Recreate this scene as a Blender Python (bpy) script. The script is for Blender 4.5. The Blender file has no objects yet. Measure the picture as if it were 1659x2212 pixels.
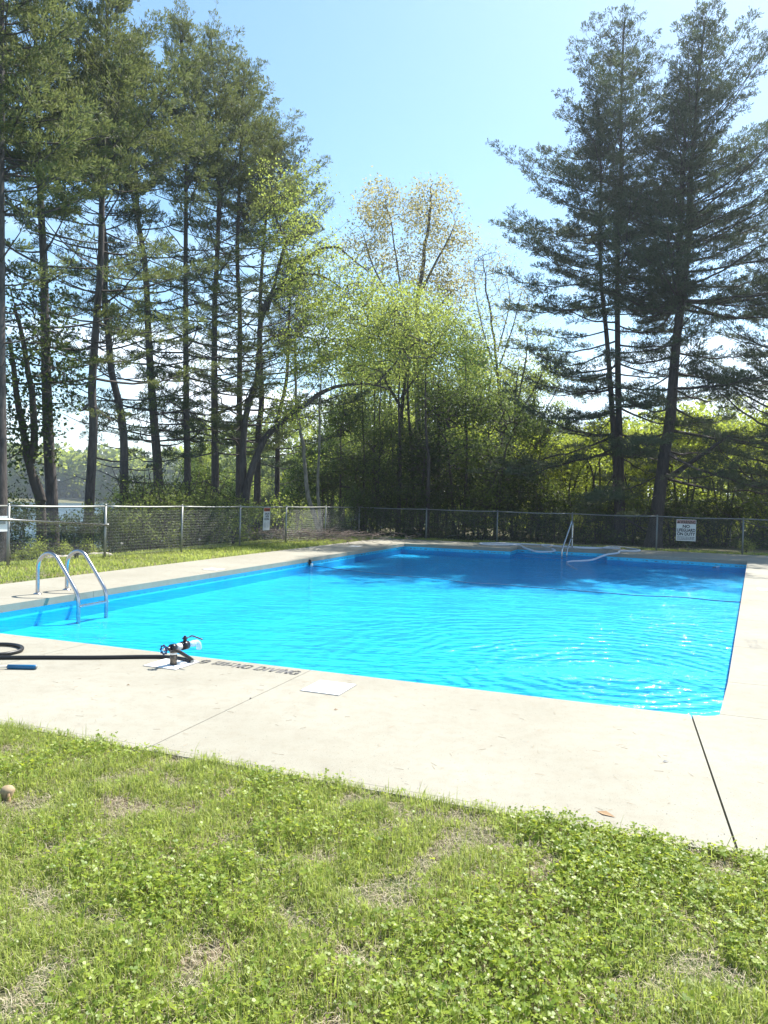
import bpy, math, random
import numpy as np
from mathutils import Vector, Matrix, geometry
R = math.radians
sc = bpy.context.scene
rng = np.random.default_rng(7)
random.seed(7)

# ------------------------------------------------------------------ camera, sky, sun, exposure
FP, PIT, ROLL, EYE = 1560.0, 0.0163, 0.0264, 1.525          # focal length in picture units (1659 x 2212)
cam_d = bpy.data.cameras.new('camera'); cam = bpy.data.objects.new('camera', cam_d)
sc.collection.objects.link(cam); sc.camera = cam
cam_d.sensor_fit = 'VERTICAL'; cam_d.sensor_height = 24.0; cam_d.lens = 24.0*FP/2212.0
cam_d.clip_start = 0.05; cam_d.clip_end = 6000
fwd = Vector((0, math.cos(PIT), -math.sin(PIT))); up = Vector((0, math.sin(PIT), math.cos(PIT))); rt = Vector((1, 0, 0))
cr, sr = math.cos(ROLL), math.sin(ROLL)
right = rt*cr - up*(-sr)*1.0
# image x axis / y axis expressed in the world: horizon falls to the right in the picture
ximg = rt*cr + up*sr
yimg = up*cr - rt*sr
M = Matrix((ximg, yimg, -fwd)).transposed().to_4x4(); M.translation = Vector((0, 0, EYE))
cam.matrix_world = M

SUN_EL, SUN_AZ = 55.0, 41.0                                  # azimuth clockwise from +Y
w = bpy.data.worlds.new('World'); sc.world = w; w.use_nodes = True
nt = w.node_tree; nt.nodes.clear()
def wn(t, **k):
    n = nt.nodes.new(t)
    for a, b in k.items(): setattr(n, a, b)
    return n
out = wn('ShaderNodeOutputWorld'); bg = wn('ShaderNodeBackground'); sky = wn('ShaderNodeTexSky', sky_type='NISHITA')
sky.sun_disc = False; sky.sun_elevation = R(SUN_EL); sky.sun_rotation = R(SUN_AZ); sky.altitude = 50
sky.air_density = 1.0; sky.dust_density = 0.6; sky.ozone_density = 1.6
tc = wn('ShaderNodeTexCoord'); sep = wn('ShaderNodeSeparateXYZ'); nt.links.new(tc.outputs['Generated'], sep.inputs[0])
mp = wn('ShaderNodeMapping'); mp.inputs['Scale'].default_value = (2.2, 2.2, 7.0); nt.links.new(tc.outputs['Generated'], mp.inputs[0])
no = wn('ShaderNodeTexNoise'); no.inputs['Scale'].default_value = 1.7; no.inputs['Detail'].default_value = 8; no.inputs['Roughness'].default_value = .6
nt.links.new(mp.outputs[0], no.inputs['Vector'])
cr1 = wn('ShaderNodeMapRange'); cr1.inputs['From Min'].default_value = .44; cr1.inputs['From Max'].default_value = .62; nt.links.new(no.outputs['Fac'], cr1.inputs['Value'])
cr2 = wn('ShaderNodeMapRange'); cr2.inputs['From Min'].default_value = .36; cr2.inputs['From Max'].default_value = .10; nt.links.new(sep.outputs['Z'], cr2.inputs['Value'])
mu = wn('ShaderNodeMath', operation='MULTIPLY'); nt.links.new(cr1.outputs[0], mu.inputs[0]); nt.links.new(cr2.outputs[0], mu.inputs[1])
mx = wn('ShaderNodeMix', data_type='RGBA'); nt.links.new(mu.outputs[0], mx.inputs['Factor'])
hs = wn('ShaderNodeHueSaturation'); hs.inputs['Saturation'].default_value = 1.1; hs.inputs['Hue'].default_value = .487
nt.links.new(sky.outputs[0], hs.inputs['Color']); nt.links.new(hs.outputs[0], mx.inputs[6]); mx.inputs[7].default_value = (7.5, 8.0, 8.6, 1)
nt.links.new(mx.outputs[2], bg.inputs['Color']); bg.inputs['Strength'].default_value = 0.097
nt.links.new(bg.outputs[0], out.inputs[0])

sun_d = bpy.data.lights.new('sun', 'SUN'); sun_d.energy = 4.6; sun_d.angle = R(0.5); sun_d.color = (1, .95, .86)
sun = bpy.data.objects.new('sun', sun_d); sc.collection.objects.link(sun)
tosun = Vector((math.sin(R(SUN_AZ))*math.cos(R(SUN_EL)), math.cos(R(SUN_AZ))*math.cos(R(SUN_EL)), math.sin(R(SUN_EL))))
sun.rotation_euler = tosun.to_track_quat('Z', 'Y').to_euler(); sun.location = tosun*60
sc.view_settings.view_transform = 'Standard'; sc.view_settings.look = 'None'
sc.view_settings.exposure = 1.35; sc.view_settings.gamma = 1.0; sc.view_settings.use_curve_mapping = False
sc.render.engine = 'CYCLES'
sc.cycles.max_bounces = 8; sc.cycles.transparent_max_bounces = 16; sc.cycles.use_denoising = True
sc.cycles.caustics_reflective = False; sc.cycles.caustics_refractive = False; sc.cycles.sample_clamp_indirect = 6

# ------------------------------------------------------------------ picture -> place
def ray(x, y):
    u, v = x-829.5, y-1106.0
    d = fwd*FP + ximg*u - yimg*v
    return d
def at(x, y, dist):                                           # point seen at picture (x,y), `dist` metres ahead
    d = ray(x, y); return Vector((0, 0, EYE)) + d*(dist/d.y)
def gnd(x, y, z=0.0):
    d = ray(x, y); return Vector((0, 0, EYE)) + d*((z-EYE)/d.z)
A20 = R(20.4); ax = Vector((math.cos(A20), -math.sin(A20), 0)); bx = Vector((math.sin(A20), math.cos(A20), 0))
def W(s, t, z=0.0): return ax*s + bx*t + Vector((0, 0, z))   # pool frame: s across, t away
def ST(p): return p.x*ax.x+p.y*ax.y, p.x*bx.x+p.y*bx.y

# ------------------------------------------------------------------ materials
def mat(name):
    m = bpy.data.materials.new(name); m.use_nodes = True
    return m, m.node_tree, m.node_tree.nodes, m.node_tree.links, m.node_tree.nodes['Principled BSDF']
def noise(n, l, vec, scale, detail=4, rough=.55):
    x = n.new('ShaderNodeTexNoise'); x.inputs['Scale'].default_value = scale; x.inputs['Detail'].default_value = detail; x.inputs['Roughness'].default_value = rough
    if vec is not None: l.new(vec, x.inputs['Vector'])
    return x.outputs['Fac']
def ramp(n, l, fac, stops):
    r = n.new('ShaderNodeValToRGB'); e = r.color_ramp.elements
    while len(e) < len(stops): e.new(.5)
    for el, (p, c) in zip(e, stops): el.position = p; el.color = tuple(c)+(1,)
    l.new(fac, r.inputs[0]); return r.outputs[0]
def mixc(n, l, f, a, b, mode='MIX'):
    m = n.new('ShaderNodeMix'); m.data_type = 'RGBA'; m.blend_type = mode
    for s, v in (('Factor', f), (6, a), (7, b)):
        i = m.inputs[s]
        if isinstance(v, (int, float)): i.default_value = v
        elif isinstance(v, tuple): i.default_value = v+(1,)
        else: l.new(v, i)
    return m.outputs[2]
def mrange(n, l, v, a, b, c=0., d=1.):
    m = n.new('ShaderNodeMapRange'); l.new(v, m.inputs['Value'])
    for k, x in zip(('From Min', 'From Max', 'To Min', 'To Max'), (a, b, c, d)): m.inputs[k].default_value = x
    return m.outputs[0]
def math_(n, l, op, a, b=None):
    m = n.new('ShaderNodeMath'); m.operation = op
    for i, v in enumerate((a, b)):
        if v is None: continue
        if isinstance(v, (int, float)): m.inputs[i].default_value = v
        else: l.new(v, m.inputs[i])
    return m.outputs[0]
def pos(n): return n.new('ShaderNodeNewGeometry').outputs['Position']
def bump(n, l, h, strength, dist=.02, nrm=None):
    b = n.new('ShaderNodeBump'); b.inputs['Strength'].default_value = strength; b.inputs['Distance'].default_value = dist
    l.new(h, b.inputs['Height'])
    if nrm: l.new(nrm, b.inputs['Normal'])
    return b.outputs[0]
def simple(name, col, rough=.6, metal=0., var=.0, scale=20):
    m, t, n, l, p = mat(name)
    p.inputs['Roughness'].default_value = rough; p.inputs['Metallic'].default_value = metal
    f = noise(n, l, pos(n), scale)
    a = tuple(c*(1-var) for c in col); b = tuple(min(1, c*(1+var)) for c in col)
    l.new(mixc(n, l, f, a, b), p.inputs['Base Color'])
    return m
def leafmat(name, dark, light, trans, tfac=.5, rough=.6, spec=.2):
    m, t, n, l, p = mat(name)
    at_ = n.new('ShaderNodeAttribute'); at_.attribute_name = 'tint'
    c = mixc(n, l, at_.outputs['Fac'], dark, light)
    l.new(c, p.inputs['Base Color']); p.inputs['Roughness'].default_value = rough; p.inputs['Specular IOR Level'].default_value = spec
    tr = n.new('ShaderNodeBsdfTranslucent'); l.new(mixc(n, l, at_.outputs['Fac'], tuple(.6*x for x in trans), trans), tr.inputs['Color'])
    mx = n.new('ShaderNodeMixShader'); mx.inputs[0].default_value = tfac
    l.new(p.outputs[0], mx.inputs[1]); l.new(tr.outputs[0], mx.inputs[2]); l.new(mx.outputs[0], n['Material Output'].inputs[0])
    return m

def concrete():
    m, t, n, l, p = mat('concrete'); P = pos(n)
    big = noise(n, l, P, .7, 5); mid = noise(n, l, P, 9, 6, .7); fine = noise(n, l, P, 170, 3, .7)
    c = mixc(n, l, mrange(n, l, big, .35, .65), (.262, .249, .202), (.308, .295, .245))
    c = mixc(n, l, mrange(n, l, mid, .45, .75, 0, .5), c, (.23, .20, .15))
    c = mixc(n, l, mrange(n, l, fine, .58, .72, 0, .6), c, (.115, .098, .08))
    vo = n.new('ShaderNodeTexVoronoi'); vo.inputs['Scale'].default_value = 24; l.new(P, vo.inputs['Vector'])
    v2 = n.new('ShaderNodeTexVoronoi'); v2.inputs['Scale'].default_value = 61; l.new(P, v2.inputs['Vector'])
    c = mixc(n, l, mrange(n, l, v2.outputs['Distance'], .22, .10, 0, .5), c, (.13, .11, .08))
    c = mixc(n, l, mrange(n, l, vo.outputs['Distance'], .10, .05, 0, .8), c, (.07, .06, .05))
    st1 = noise(n, l, P, 2.3, 7, .75); c = mixc(n, l, mrange(n, l, st1, .56, .66, 0, .16), c, (.13, .11, .085))
    l.new(c, p.inputs['Base Color']); p.inputs['Roughness'].default_value = .9
    l.new(bump(n, l, fine, .35, .004), p.inputs['Normal']); return m
def bark(name, a, b, scale=14):
    m, t, n, l, p = mat(name)
    mpn = n.new('ShaderNodeMapping'); mpn.inputs['Scale'].default_value = (1, 1, .22); l.new(pos(n), mpn.inputs[0])
    f = noise(n, l, mpn.outputs[0], scale, 6, .7); g = noise(n, l, mpn.outputs[0], 2.2, 3)
    c = mixc(n, l, mrange(n, l, f, .35, .68), a, b); c = mixc(n, l, mrange(n, l, g, .45, .75, 0, .5), c, tuple(x*1.35 for x in b))
    l.new(c, p.inputs['Base Color']); p.inputs['Roughness'].default_value = .95
    l.new(bump(n, l, f, .9, .03), p.inputs['Normal']); return m
def ground_mat():
    m, t, n, l, p = mat('soil_and_turf'); P = pos(n)
    f1 = noise(n, l, P, 1.3, 6, .65); f2 = noise(n, l, P, 28, 5, .7); f3 = noise(n, l, P, 160, 3, .8)
    c = mixc(n, l, mrange(n, l, f2, .38, .62), (.055, .042, .025), (.20, .155, .10))
    c = mixc(n, l, mrange(n, l, f3, .5, .7, 0, .7), c, (.34, .28, .19))
    g = mixc(n, l, mrange(n, l, f2, .35, .65), (.055, .085, .022), (.14, .19, .05))
    c = mixc(n, l, mrange(n, l, f1, .42, .56, 0, .8), c, g)
    l.new(c, p.inputs['Base Color']); p.inputs['Roughness'].default_value = 1
    l.new(bump(n, l, f2, .8, .03), p.inputs['Normal']); return m
def liner():
    m, t, n, l, p = mat('blue_pool_paint'); P = pos(n)
    f = noise(n, l, P, 1.1, 5, .6)
    c = mixc(n, l, mrange(n, l, f, .35, .65), (.010, .46, .73), (.016, .56, .82))
    # dirt band just above the water line, broken into specks
    sp = n.new('ShaderNodeSeparateXYZ'); l.new(P, sp.inputs[0])
    d = math_(n, l, 'ABSOLUTE', math_(n, l, 'ADD', sp.outputs['Z'], .165))
    band = mrange(n, l, d, .022, .006)
    f2 = noise(n, l, P, 13, 6, .75)
    k = math_(n, l, 'MULTIPLY', band, mrange(n, l, f2, .5, .58))
    far = mrange(n, l, sp.outputs['Y'], 10, 22, .25, 1)
    c = mixc(n, l, math_(n, l, 'MULTIPLY', k, far), c, (.03, .035, .03))
    l.new(c, p.inputs['Base Color']); p.inputs['Roughness'].default_value = .45; return m
JET = gnd(1310, 1448, -.2)
def water_mat():
    m, t, n, l, p = mat('pool_water'); n.remove(p); P = pos(n)
    rot = n.new('ShaderNodeMapping'); rot.inputs['Rotation'].default_value = (0, 0, R(6)); rot.inputs['Scale'].default_value = (.55, 1.5, 1); l.new(P, rot.inputs[0])
    w1 = noise(n, l, rot.outputs[0], 2.6, 3, .5); w2 = noise(n, l, rot.outputs[0], 8.5, 3, .55)
    # rings spreading from the return jet
    sub = n.new('ShaderNodeVectorMath'); sub.operation = 'SUBTRACT'; l.new(P, sub.inputs[0]); sub.inputs[1].default_value = JET
    ln = n.new('ShaderNodeVectorMath'); ln.operation = 'LENGTH'; l.new(sub.outputs[0], ln.inputs[0]); dd = ln.outputs['Value']
    wob = math_(n, l, 'ADD', dd, math_(n, l, 'MULTIPLY', noise(n, l, P, 1.5, 2), .5))
    ring = math_(n, l, 'SINE', math_(n, l, 'MULTIPLY', wob, 26.0))
    ringamp = mrange(n, l, dd, .2, 5.5, .17, 0)
    h = math_(n, l, 'ADD', math_(n, l, 'MULTIPLY', w1, .85), math_(n, l, 'MULTIPLY', w2, .42))
    h = math_(n, l, 'ADD', h, math_(n, l, 'MULTIPLY', ring, ringamp))
    w3 = noise(n, l, P, 24, 3, .6)
    ex = n.new('ShaderNodeMapping'); ex.inputs['Scale'].default_value = (.5, 1.8, 1); l.new(sub.outputs[0], ex.inputs[0])
    le = n.new('ShaderNodeVectorMath'); le.operation = 'LENGTH'; l.new(ex.outputs[0], le.inputs[0])
    h = math_(n, l, 'ADD', h, math_(n, l, 'MULTIPLY', w3, mrange(n, l, le.outputs['Value'], .0, .85, .95, .0)))
    N = bump(n, l, h, 1.0, .075)
    fr = n.new('ShaderNodeFresnel'); fr.inputs['IOR'].default_value = 1.33; l.new(N, fr.inputs['Normal'])
    lw = n.new('ShaderNodeLayerWeight'); lw.inputs['Blend'].default_value = .5; l.new(N, lw.inputs['Normal'])
    # ripple light put into the tint: pale facing the eye, deep blue at grazing
    tint = mixc(n, l, mrange(n, l, lw.outputs['Facing'], .52, .98), (.85, 1., 1.), (.13, .54, .90))
    tr = n.new('ShaderNodeBsdfTransparent'); l.new(tint, tr.inputs['Color'])
    gl = n.new('ShaderNodeBsdfGlossy'); gl.inputs['Roughness'].default_value = .06; l.new(N, gl.inputs['Normal'])
    mx = n.new('ShaderNodeMixShader'); l.new(math_(n, l, 'MULTIPLY', fr.outputs[0], .55), mx.inputs[0]); l.new(tr.outputs[0], mx.inputs[1]); l.new(gl.outputs[0], mx.inputs[2])
    l.new(mx.outputs[0], n['Material Output'].inputs[0]); return m
def lake_mat():
    m, t, n, l, p = mat('lake_water'); P = pos(n)
    p.inputs['Base Color'].default_value = (.05, .10, .14, 1); p.inputs['Roughness'].default_value = .12
    mpn = n.new('ShaderNodeMapping'); mpn.inputs['Scale'].default_value = (.3, 1, 1); l.new(P, mpn.inputs[0])
    l.new(bump(n, l, noise(n, l, mpn.outputs[0], 3.0, 4, .6), .6, .25), p.inputs['Normal']); return m
MT = dict(
    concrete=concrete(), ground=ground_mat(), liner=liner(), water=water_mat(), lake=lake_mat(),
    bark=bark('pine_bark', (.028, .024, .024), (.105, .09, .085)), bark_red=bark('dark_bark', (.02, .017, .017), (.07, .058, .055)),
    bark_pale=bark('pale_bark', (.10, .095, .085), (.30, .28, .25)),
    twig=simple('twig_bark', (.055, .045, .038), .95, 0, .3, 8),
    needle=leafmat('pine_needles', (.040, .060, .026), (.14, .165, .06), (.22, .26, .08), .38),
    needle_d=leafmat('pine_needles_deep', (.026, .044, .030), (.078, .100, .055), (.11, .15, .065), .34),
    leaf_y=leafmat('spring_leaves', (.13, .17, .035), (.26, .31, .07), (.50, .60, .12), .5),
    leaf_o=leafmat('budding_leaves', (.20, .17, .06), (.36, .31, .12), (.55, .50, .18), .5),
    leaf_g=leafmat('maple_leaves', (.05, .08, .018), (.12, .16, .03), (.52, .62, .07), .5),
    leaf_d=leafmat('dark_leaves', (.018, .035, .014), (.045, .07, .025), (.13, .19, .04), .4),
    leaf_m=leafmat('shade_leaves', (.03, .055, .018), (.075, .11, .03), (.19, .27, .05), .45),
    leaf_h=leafmat('hemlock_sprays', (.05, .08, .025), (.16, .20, .06), (.30, .38, .09), .45),
    grass=leafmat('grass_blades', (.13, .19, .035), (.46, .51, .16), (.56, .66, .14), .45, .5, .3),
    straw=leafmat('dry_grass', (.34, .28, .18), (.64, .57, .42), (.30, .26, .16), .3, .7),
    clover=leafmat('clover_leaves', (.09, .17, .022), (.31, .38, .05), (.60, .69, .07), .42, .45, .4),
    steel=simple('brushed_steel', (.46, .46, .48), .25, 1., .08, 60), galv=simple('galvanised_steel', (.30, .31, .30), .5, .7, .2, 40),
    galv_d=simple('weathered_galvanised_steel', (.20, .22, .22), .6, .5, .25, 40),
    black=simple('black_rubber', (.012, .012, .014), .45, 0, .3, 50), blackp=simple('black_plastic', (.012, .013, .02), .35, 0, .2, 50),
    navy=simple('navy_plastic', (.012, .03, .12), .3, 0, .2, 50), blue=simple('blue_sleeve', (.01, .12, .28), .4, 0, .15, 60),
    white=simple('white_plastic', (.80, .80, .80), .45, 0, .04, 40), hose=simple('pale_grey_hose_plastic', (.52, .55, .62), .5, 0, .08, 60),
    paint=simple('worn_grey_paint', (.13, .13, .13), .9, 0, .5, 60), pipe=simple('dull_brass_pipe', (.16, .13, .10), .5, .6, .3, 60),
    sign=simple('white_sign_face', (.58, .59, .57), .5, 0, .05, 30), orange=simple('sign_orange', (.42, .08, .02), .5, 0, .1, 30),
    faded_red=simple('faded_sign_red', (.36, .20, .17), .5, 0, .1, 30),
    ink=simple('sign_black', (.015, .015, .017), .6, 0, .1, 30), ink_grey=simple('sign_fine_print', (.25, .25, .25), .6, 0, .1, 30),
    rope=simple('dark_rope', (.03, .10, .18), .8, 0, .3, 60), rock=simple('pale_rock', (.42, .38, .34), .9, 0, .3, 14),
    brownfungus=simple('tan_fungus', (.34, .25, .15), .8, 0, .3, 40), deadleaf=simple('dead_leaf', (.30, .19, .10), .8, 0, .4, 30),
    bare=simple('brush_twigs', (.18, .14, .12), .95, 0, .35, 12), blossom=simple('white_blossom', (.75, .72, .68), .7, 0, .05, 20),
)
def clearpl():
    m, t, n, l, p = mat('clear_plastic'); p.inputs['Base Color'].default_value = (.75, .85, .9, 1); p.inputs['Roughness'].default_value = .12
    tr = n.new('ShaderNodeBsdfTransparent'); tr.inputs[0].default_value = (.85, .93, .97, 1)
    mx = n.new('ShaderNodeMixShader'); mx.inputs[0].default_value = .45; l.new(tr.outputs[0], mx.inputs[1]); l.new(p.outputs[0], mx.inputs[2]); l.new(mx.outputs[0], n['Material Output'].inputs[0]); return m
MT['clear'] = clearpl()

# ------------------------------------------------------------------ mesh helpers
class MB:
    def __init__(s): s.v = []; s.q = []; s.t = []; s.c = []; s.n = 0
    def add(s, v, q=None, t=None, tint=.5):
        v = np.asarray(v, float).reshape(-1, 3)
        if q is not None and len(q): s.q.append(np.asarray(q, np.int64).reshape(-1, 4)+s.n)
        if t is not None and len(t): s.t.append(np.asarray(t, np.int64).reshape(-1, 3)+s.n)
        s.v.append(v); s.c.append(np.broadcast_to(np.asarray(tint, float), (len(v),)).copy()); s.n += len(v)
    def tube(s, pts, rad, sides=6, cap=True, tint=.5):
        P = np.array([tuple(p) for p in pts], float); k = len(P)
        rad = np.broadcast_to(np.asarray(rad, float), (k,))
        T = np.gradient(P, axis=0); T /= np.linalg.norm(T, axis=1)[:, None]+1e-12
        ref = np.array([0, 0, 1.]) if abs(T[0][2]) < .9 else np.array([1., 0, 0])
        U = np.cross(T[0], ref); U /= np.linalg.norm(U); rows = []
        for i in range(k):
            U = U-T[i]*(U@T[i]); U /= np.linalg.norm(U)+1e-12; V = np.cross(T[i], U)
            a = np.arange(sides)*2*math.pi/sides
            rows.append(P[i]+rad[i]*(np.cos(a)[:, None]*U+np.sin(a)[:, None]*V))
        v = np.concatenate(rows); q = []
        for i in range(k-1):
            for j in range(sides):
                a0 = i*sides+j; a1 = i*sides+(j+1) % sides; q.append((a0, a1, a1+sides, a0+sides))
        t = []
        if cap:
            v = np.vstack([v, P[0], P[-1]]); c0 = k*sides
            for j in range(sides):
                t.append((c0, (j+1) % sides, j)); t.append((c0+1, (k-1)*sides+j, (k-1)*sides+(j+1) % sides))
        s.add(v, q, t, tint)
    def box(s, x0, x1, y0, y1, z0, z1, F=None):
        v = np.array([(x, y, z) for z in (z0, z1) for y in (y0, y1) for x in (x0, x1)], float)
        if F is not None: v = np.array([tuple(F(*p)) for p in v])
        s.add(v, [(0, 2, 3, 1), (4, 5, 7, 6), (0, 1, 5, 4), (2, 6, 7, 3), (0, 4, 6, 2), (1, 3, 7, 5)])
    def segs(s, A, B, ra, rb, sides=3):
        """many tapered sticks at once"""
        A = np.asarray(A, float); B = np.asarray(B, float); n = len(A)
        if n == 0: return
        ra = np.broadcast_to(ra, (n,)); rb = np.broadcast_to(rb, (n,))
        T = B-A; T /= np.linalg.norm(T, axis=1)[:, None]+1e-9
        ref = np.where(np.abs(T[:, 2:3]) < .9, np.array([[0, 0, 1.]]), np.array([[1., 0, 0]]))
        U = np.cross(T, ref); U /= np.linalg.norm(U, axis=1)[:, None]+1e-9; V = np.cross(T, U)
        v = np.zeros((n, 2*sides, 3))
        for j in range(sides):
            a = 2*math.pi*j/sides; d = math.cos(a)*U+math.sin(a)*V
            v[:, j] = A+d*ra[:, None]; v[:, sides+j] = B+d*rb[:, None]
        base = (np.arange(n)*2*sides)[:, None]; q = []
        for j in range(sides): q.append(np.concatenate([base+j, base+(j+1) % sides, base+sides+(j+1) % sides, base+sides+j], 1))
        s.add(v.reshape(-1, 3), np.concatenate(q))
    def prism(s, poly, z0, z1):
        """poly: list of (x,y) world, counter-clockwise; closed slab"""
        n = len(poly); tri = geometry.tessellate_polygon([[Vector((x, y, 0)) for x, y in poly]])
        v = [(x, y, z0) for x, y in poly]+[(x, y, z1) for x, y in poly]
        t = [tuple(i+n for i in f) for f in tri]+[tuple(reversed(f)) for f in tri]
        q = [(i, (i+1) % n, n+(i+1) % n, n+i) for i in range(n)]
        s.add(v, q, t)
    def mesh(s, name, material, smooth=False):
        V = np.concatenate(s.v) if s.v else np.zeros((0, 3)); me = bpy.data.meshes.new(name)
        Q = np.concatenate(s.q) if s.q else np.zeros((0, 4), np.int64); T = np.concatenate(s.t) if s.t else np.zeros((0, 3), np.int64)
        me.vertices.add(len(V)); me.vertices.foreach_set('co', V.ravel())
        me.loops.add(Q.size+T.size); me.loops.foreach_set('vertex_index', np.concatenate([Q.ravel(), T.ravel()]).astype(np.int32))
        me.polygons.add(len(Q)+len(T))
        st = np.concatenate([np.arange(len(Q))*4, Q.size+np.arange(len(T))*3]).astype(np.int32)
        me.polygons.foreach_set('loop_start', st)
        me.polygons.foreach_set('loop_total', np.concatenate([np.full(len(Q), 4), np.full(len(T), 3)]).astype(np.int32))
        me.polygons.foreach_set('use_smooth', np.full(len(Q)+len(T), bool(smooth)))
        a = me.attributes.new('tint', 'FLOAT', 'POINT'); a.data.foreach_set('value', np.concatenate(s.c).astype(np.float32) if s.c else np.zeros(0, np.float32))
        me.materials.append(material); me.update(calc_edges=True); me.validate(); return me
    def build(s, name, material, parent=None, smooth=False, kind=None):
        o = bpy.data.objects.new(name, s.mesh(name, material, smooth)); sc.collection.objects.link(o)
        if parent is not None:
            o.parent = parent; o.matrix_parent_inverse = Matrix.Identity(4)
            if s.v: o.data.transform(Matrix.Translation(-Vector(parent['_o'])) if '_o' in parent else Matrix.Identity(4))
        if kind: o['kind'] = kind
        return o
def tag(o, label=None, cat=None, group=None, kind=None):
    if label: o['label'] = label
    if cat: o['category'] = cat
    if group: o['group'] = group
    if kind: o['kind'] = kind
    return o
def thing(name, label, cat, loc, group=None):
    o = bpy.data.objects.new(name, None); o.empty_display_size = .2; sc.collection.objects.link(o)
    o.location = loc; o['_o'] = tuple(loc); tag(o, label, cat, group); return o
def copy_tree(o, parent=None):
    c = o.copy(); sc.collection.objects.link(c)
    if parent is not None: c.parent = parent
    for ch in list(o.children): copy_tree(ch, c)
    return c
def smoothpath(pts, n=6):
    P = [np.array(tuple(p), float) for p in pts]; P = [2*P[0]-P[1]]+P+[2*P[-1]-P[-2]]; o = []
    for i in range(1, len(P)-2):
        for k in range(n):
            t = k/n; a, b, c, d = P[i-1:i+3]
            o.append(.5*((2*b)+(-a+c)*t+(2*a-5*b+4*c-d)*t*t+(-a+3*b-3*c+d)*t**3))
    o.append(P[-2]); return np.array(o)
def wp2(s, t): p = W(s, t); return (p.x, p.y)

# ------------------------------------------------------------------ setting: ground, lake, hills
POOL = [(-8.03, 5.78), (.30, 5.78), (.40, 5.795), (.475, 5.84), (.52, 5.91), (.545, 6.0)]
ER = lambda t: .545+.1195*(t-6.0)
POOL += [(ER(23.78), 23.78), (-1.37, 24.43), (-1.37, 25.75), (-4.47, 25.75), (-4.47, 24.43), (-8.28, 24.43), (-8.22, 19.8)]
def gz(x, y):
    s = x*ax.x+y*ax.y; t = x*bx.x+y*bx.y
    low = max(-(s+14.2), min(t-44, -(s+1)*.6), )
    z = -.02
    if low > 0: z -= min(3.4, low*.34)
    if s < -12.6 and t > 2 and t < 30: z -= .12*min(1, (-12.6-s))
    r = math.hypot(x, y)
    if r > 285: z = -3.4+(r-285)*.06 if r < 420 else 4.7+(r-420)*.01
    if 4.0 < t < 3.5: pass
    return z
def build_ground():
    hole = []
    n = len(POOL); cx = sum(p[0] for p in POOL)/n; 
    c2 = [Vector(wp2(s, t)) for s, t in POOL]
    # grow the opening slightly so that it clears the pool wall
    big = []
    for i in range(n):
        a, b, c = c2[i-1], c2[i], c2[(i+1) % n]
        e1 = (b-a).normalized(); e2 = (c-b).normalized(); n1 = Vector((e1.y, -e1.x)); n2 = Vector((e2.y, -e2.x))
        m = (n1+n2); m = m/max(.3, m.length_squared)*2 if m.length > .01 else n1
        big.append(b+m*.05)
    pts = list(big); edges = [(i, (i+1) % n) for i in range(n)]
    for i in np.arange(-70, 71, 2.0):
        for j in np.arange(-14, 90, 2.0): pts.append(Vector((i+.13, j+.07)))
    for rr in (100, 125, 160, 200, 240, 280, 287, 300, 330, 370, 420, 500, 700, 1000, 1600, 2600):
        k = 90
        for a in range(k):
            th = 2*math.pi*a/k; pts.append(Vector((rr*math.cos(th), rr*math.sin(th)+20)))
    v, e, f, *_ = geometry.delaunay_2d_cdt(pts, edges, [], 0, 1e-6)
    def inside(p):
        c = False
        for i in range(n):
            a, b = big[i-1], big[i]
            if (a.y > p.y) != (b.y > p.y) and p.x < (b.x-a.x)*(p.y-a.y)/(b.y-a.y)+a.x: c = not c
        return c
    fs = []
    for t in f:
        c = (v[t[0]]+v[t[1]]+v[t[2]])/3
        if not inside(c): fs.append(tuple(t))
    m = MB(); m.add([(p.x, p.y, gz(p.x, p.y)) for p in v], None, fs)
    return m.build('ground', MT['ground'], kind='structure', smooth=True)
build_ground()
m = MB(); k = 64
v = [(0, 150, -2.6)]+[(330*math.cos(2*math.pi*i/k), 60+330*math.sin(2*math.pi*i/k), -2.6) for i in range(k)]
m.add(v, None, [(0, 1+i, 1+(i+1) % k) for i in range(k)]); m.build('lake', MT['lake'], kind='structure')

# ------------------------------------------------------------------ the pool
deck = bpy.data.objects.new('pool_deck', None); sc.collection.objects.link(deck); tag(deck, kind='structure'); deck['label'] = 'pale speckled concrete deck around the pool'
G = .003
def slab(poly):
    m = MB(); P = [wp2(*p) for p in poly]
    ar = sum(P[i-1][0]*P[i][1]-P[i][0]*P[i-1][1] for i in range(len(P)))
    if ar < 0: P.reverse()
    m.prism(P, -.10, 0.0); return m.build('slab', MT['concrete'], deck)
def rect(s0, s1, t0, t1): return [(s0+G, t0+G), (s1-G, t0+G), (s1-G, t1-G), (s0+G, t1-G)]
NO = 3.53
NE = NO; NO = NO+.065
slab(rect(-9.9, -8.03, NO, 5.78)); slab([(-8.03+G, NO), (-5.3-G, NO), (-5.3-G, 5.78), (-8.03+G, 5.78)])
slab([(-5.3+G, NO), (-2.8-G, NO), (-2.8-G, 5.78), (-5.3+G, 5.78)])
slab([(-2.8+G, NO), (.396, NO), (.308, 5.78), (-2.8+G, 5.78)])
slab([(.407, NO), (3.2, NO), (3.2, 5.9-G), (.518, 5.9-G), (.475, 5.84), (.40, 5.795), (.319, 5.78)])
for a, b in ((-9.9, -5.3), (-5.3, -2.8), (-2.8, .40), (.412, 3.2)): slab([(a+G, NE), (b-G, NE), (b-G, NO-.003), (a+G, NO-.003)])
tj = [5.9, 7.04, 8.9, 11.1, 13.6, 16.2, 18.9, 21.5, 23.78]
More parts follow.
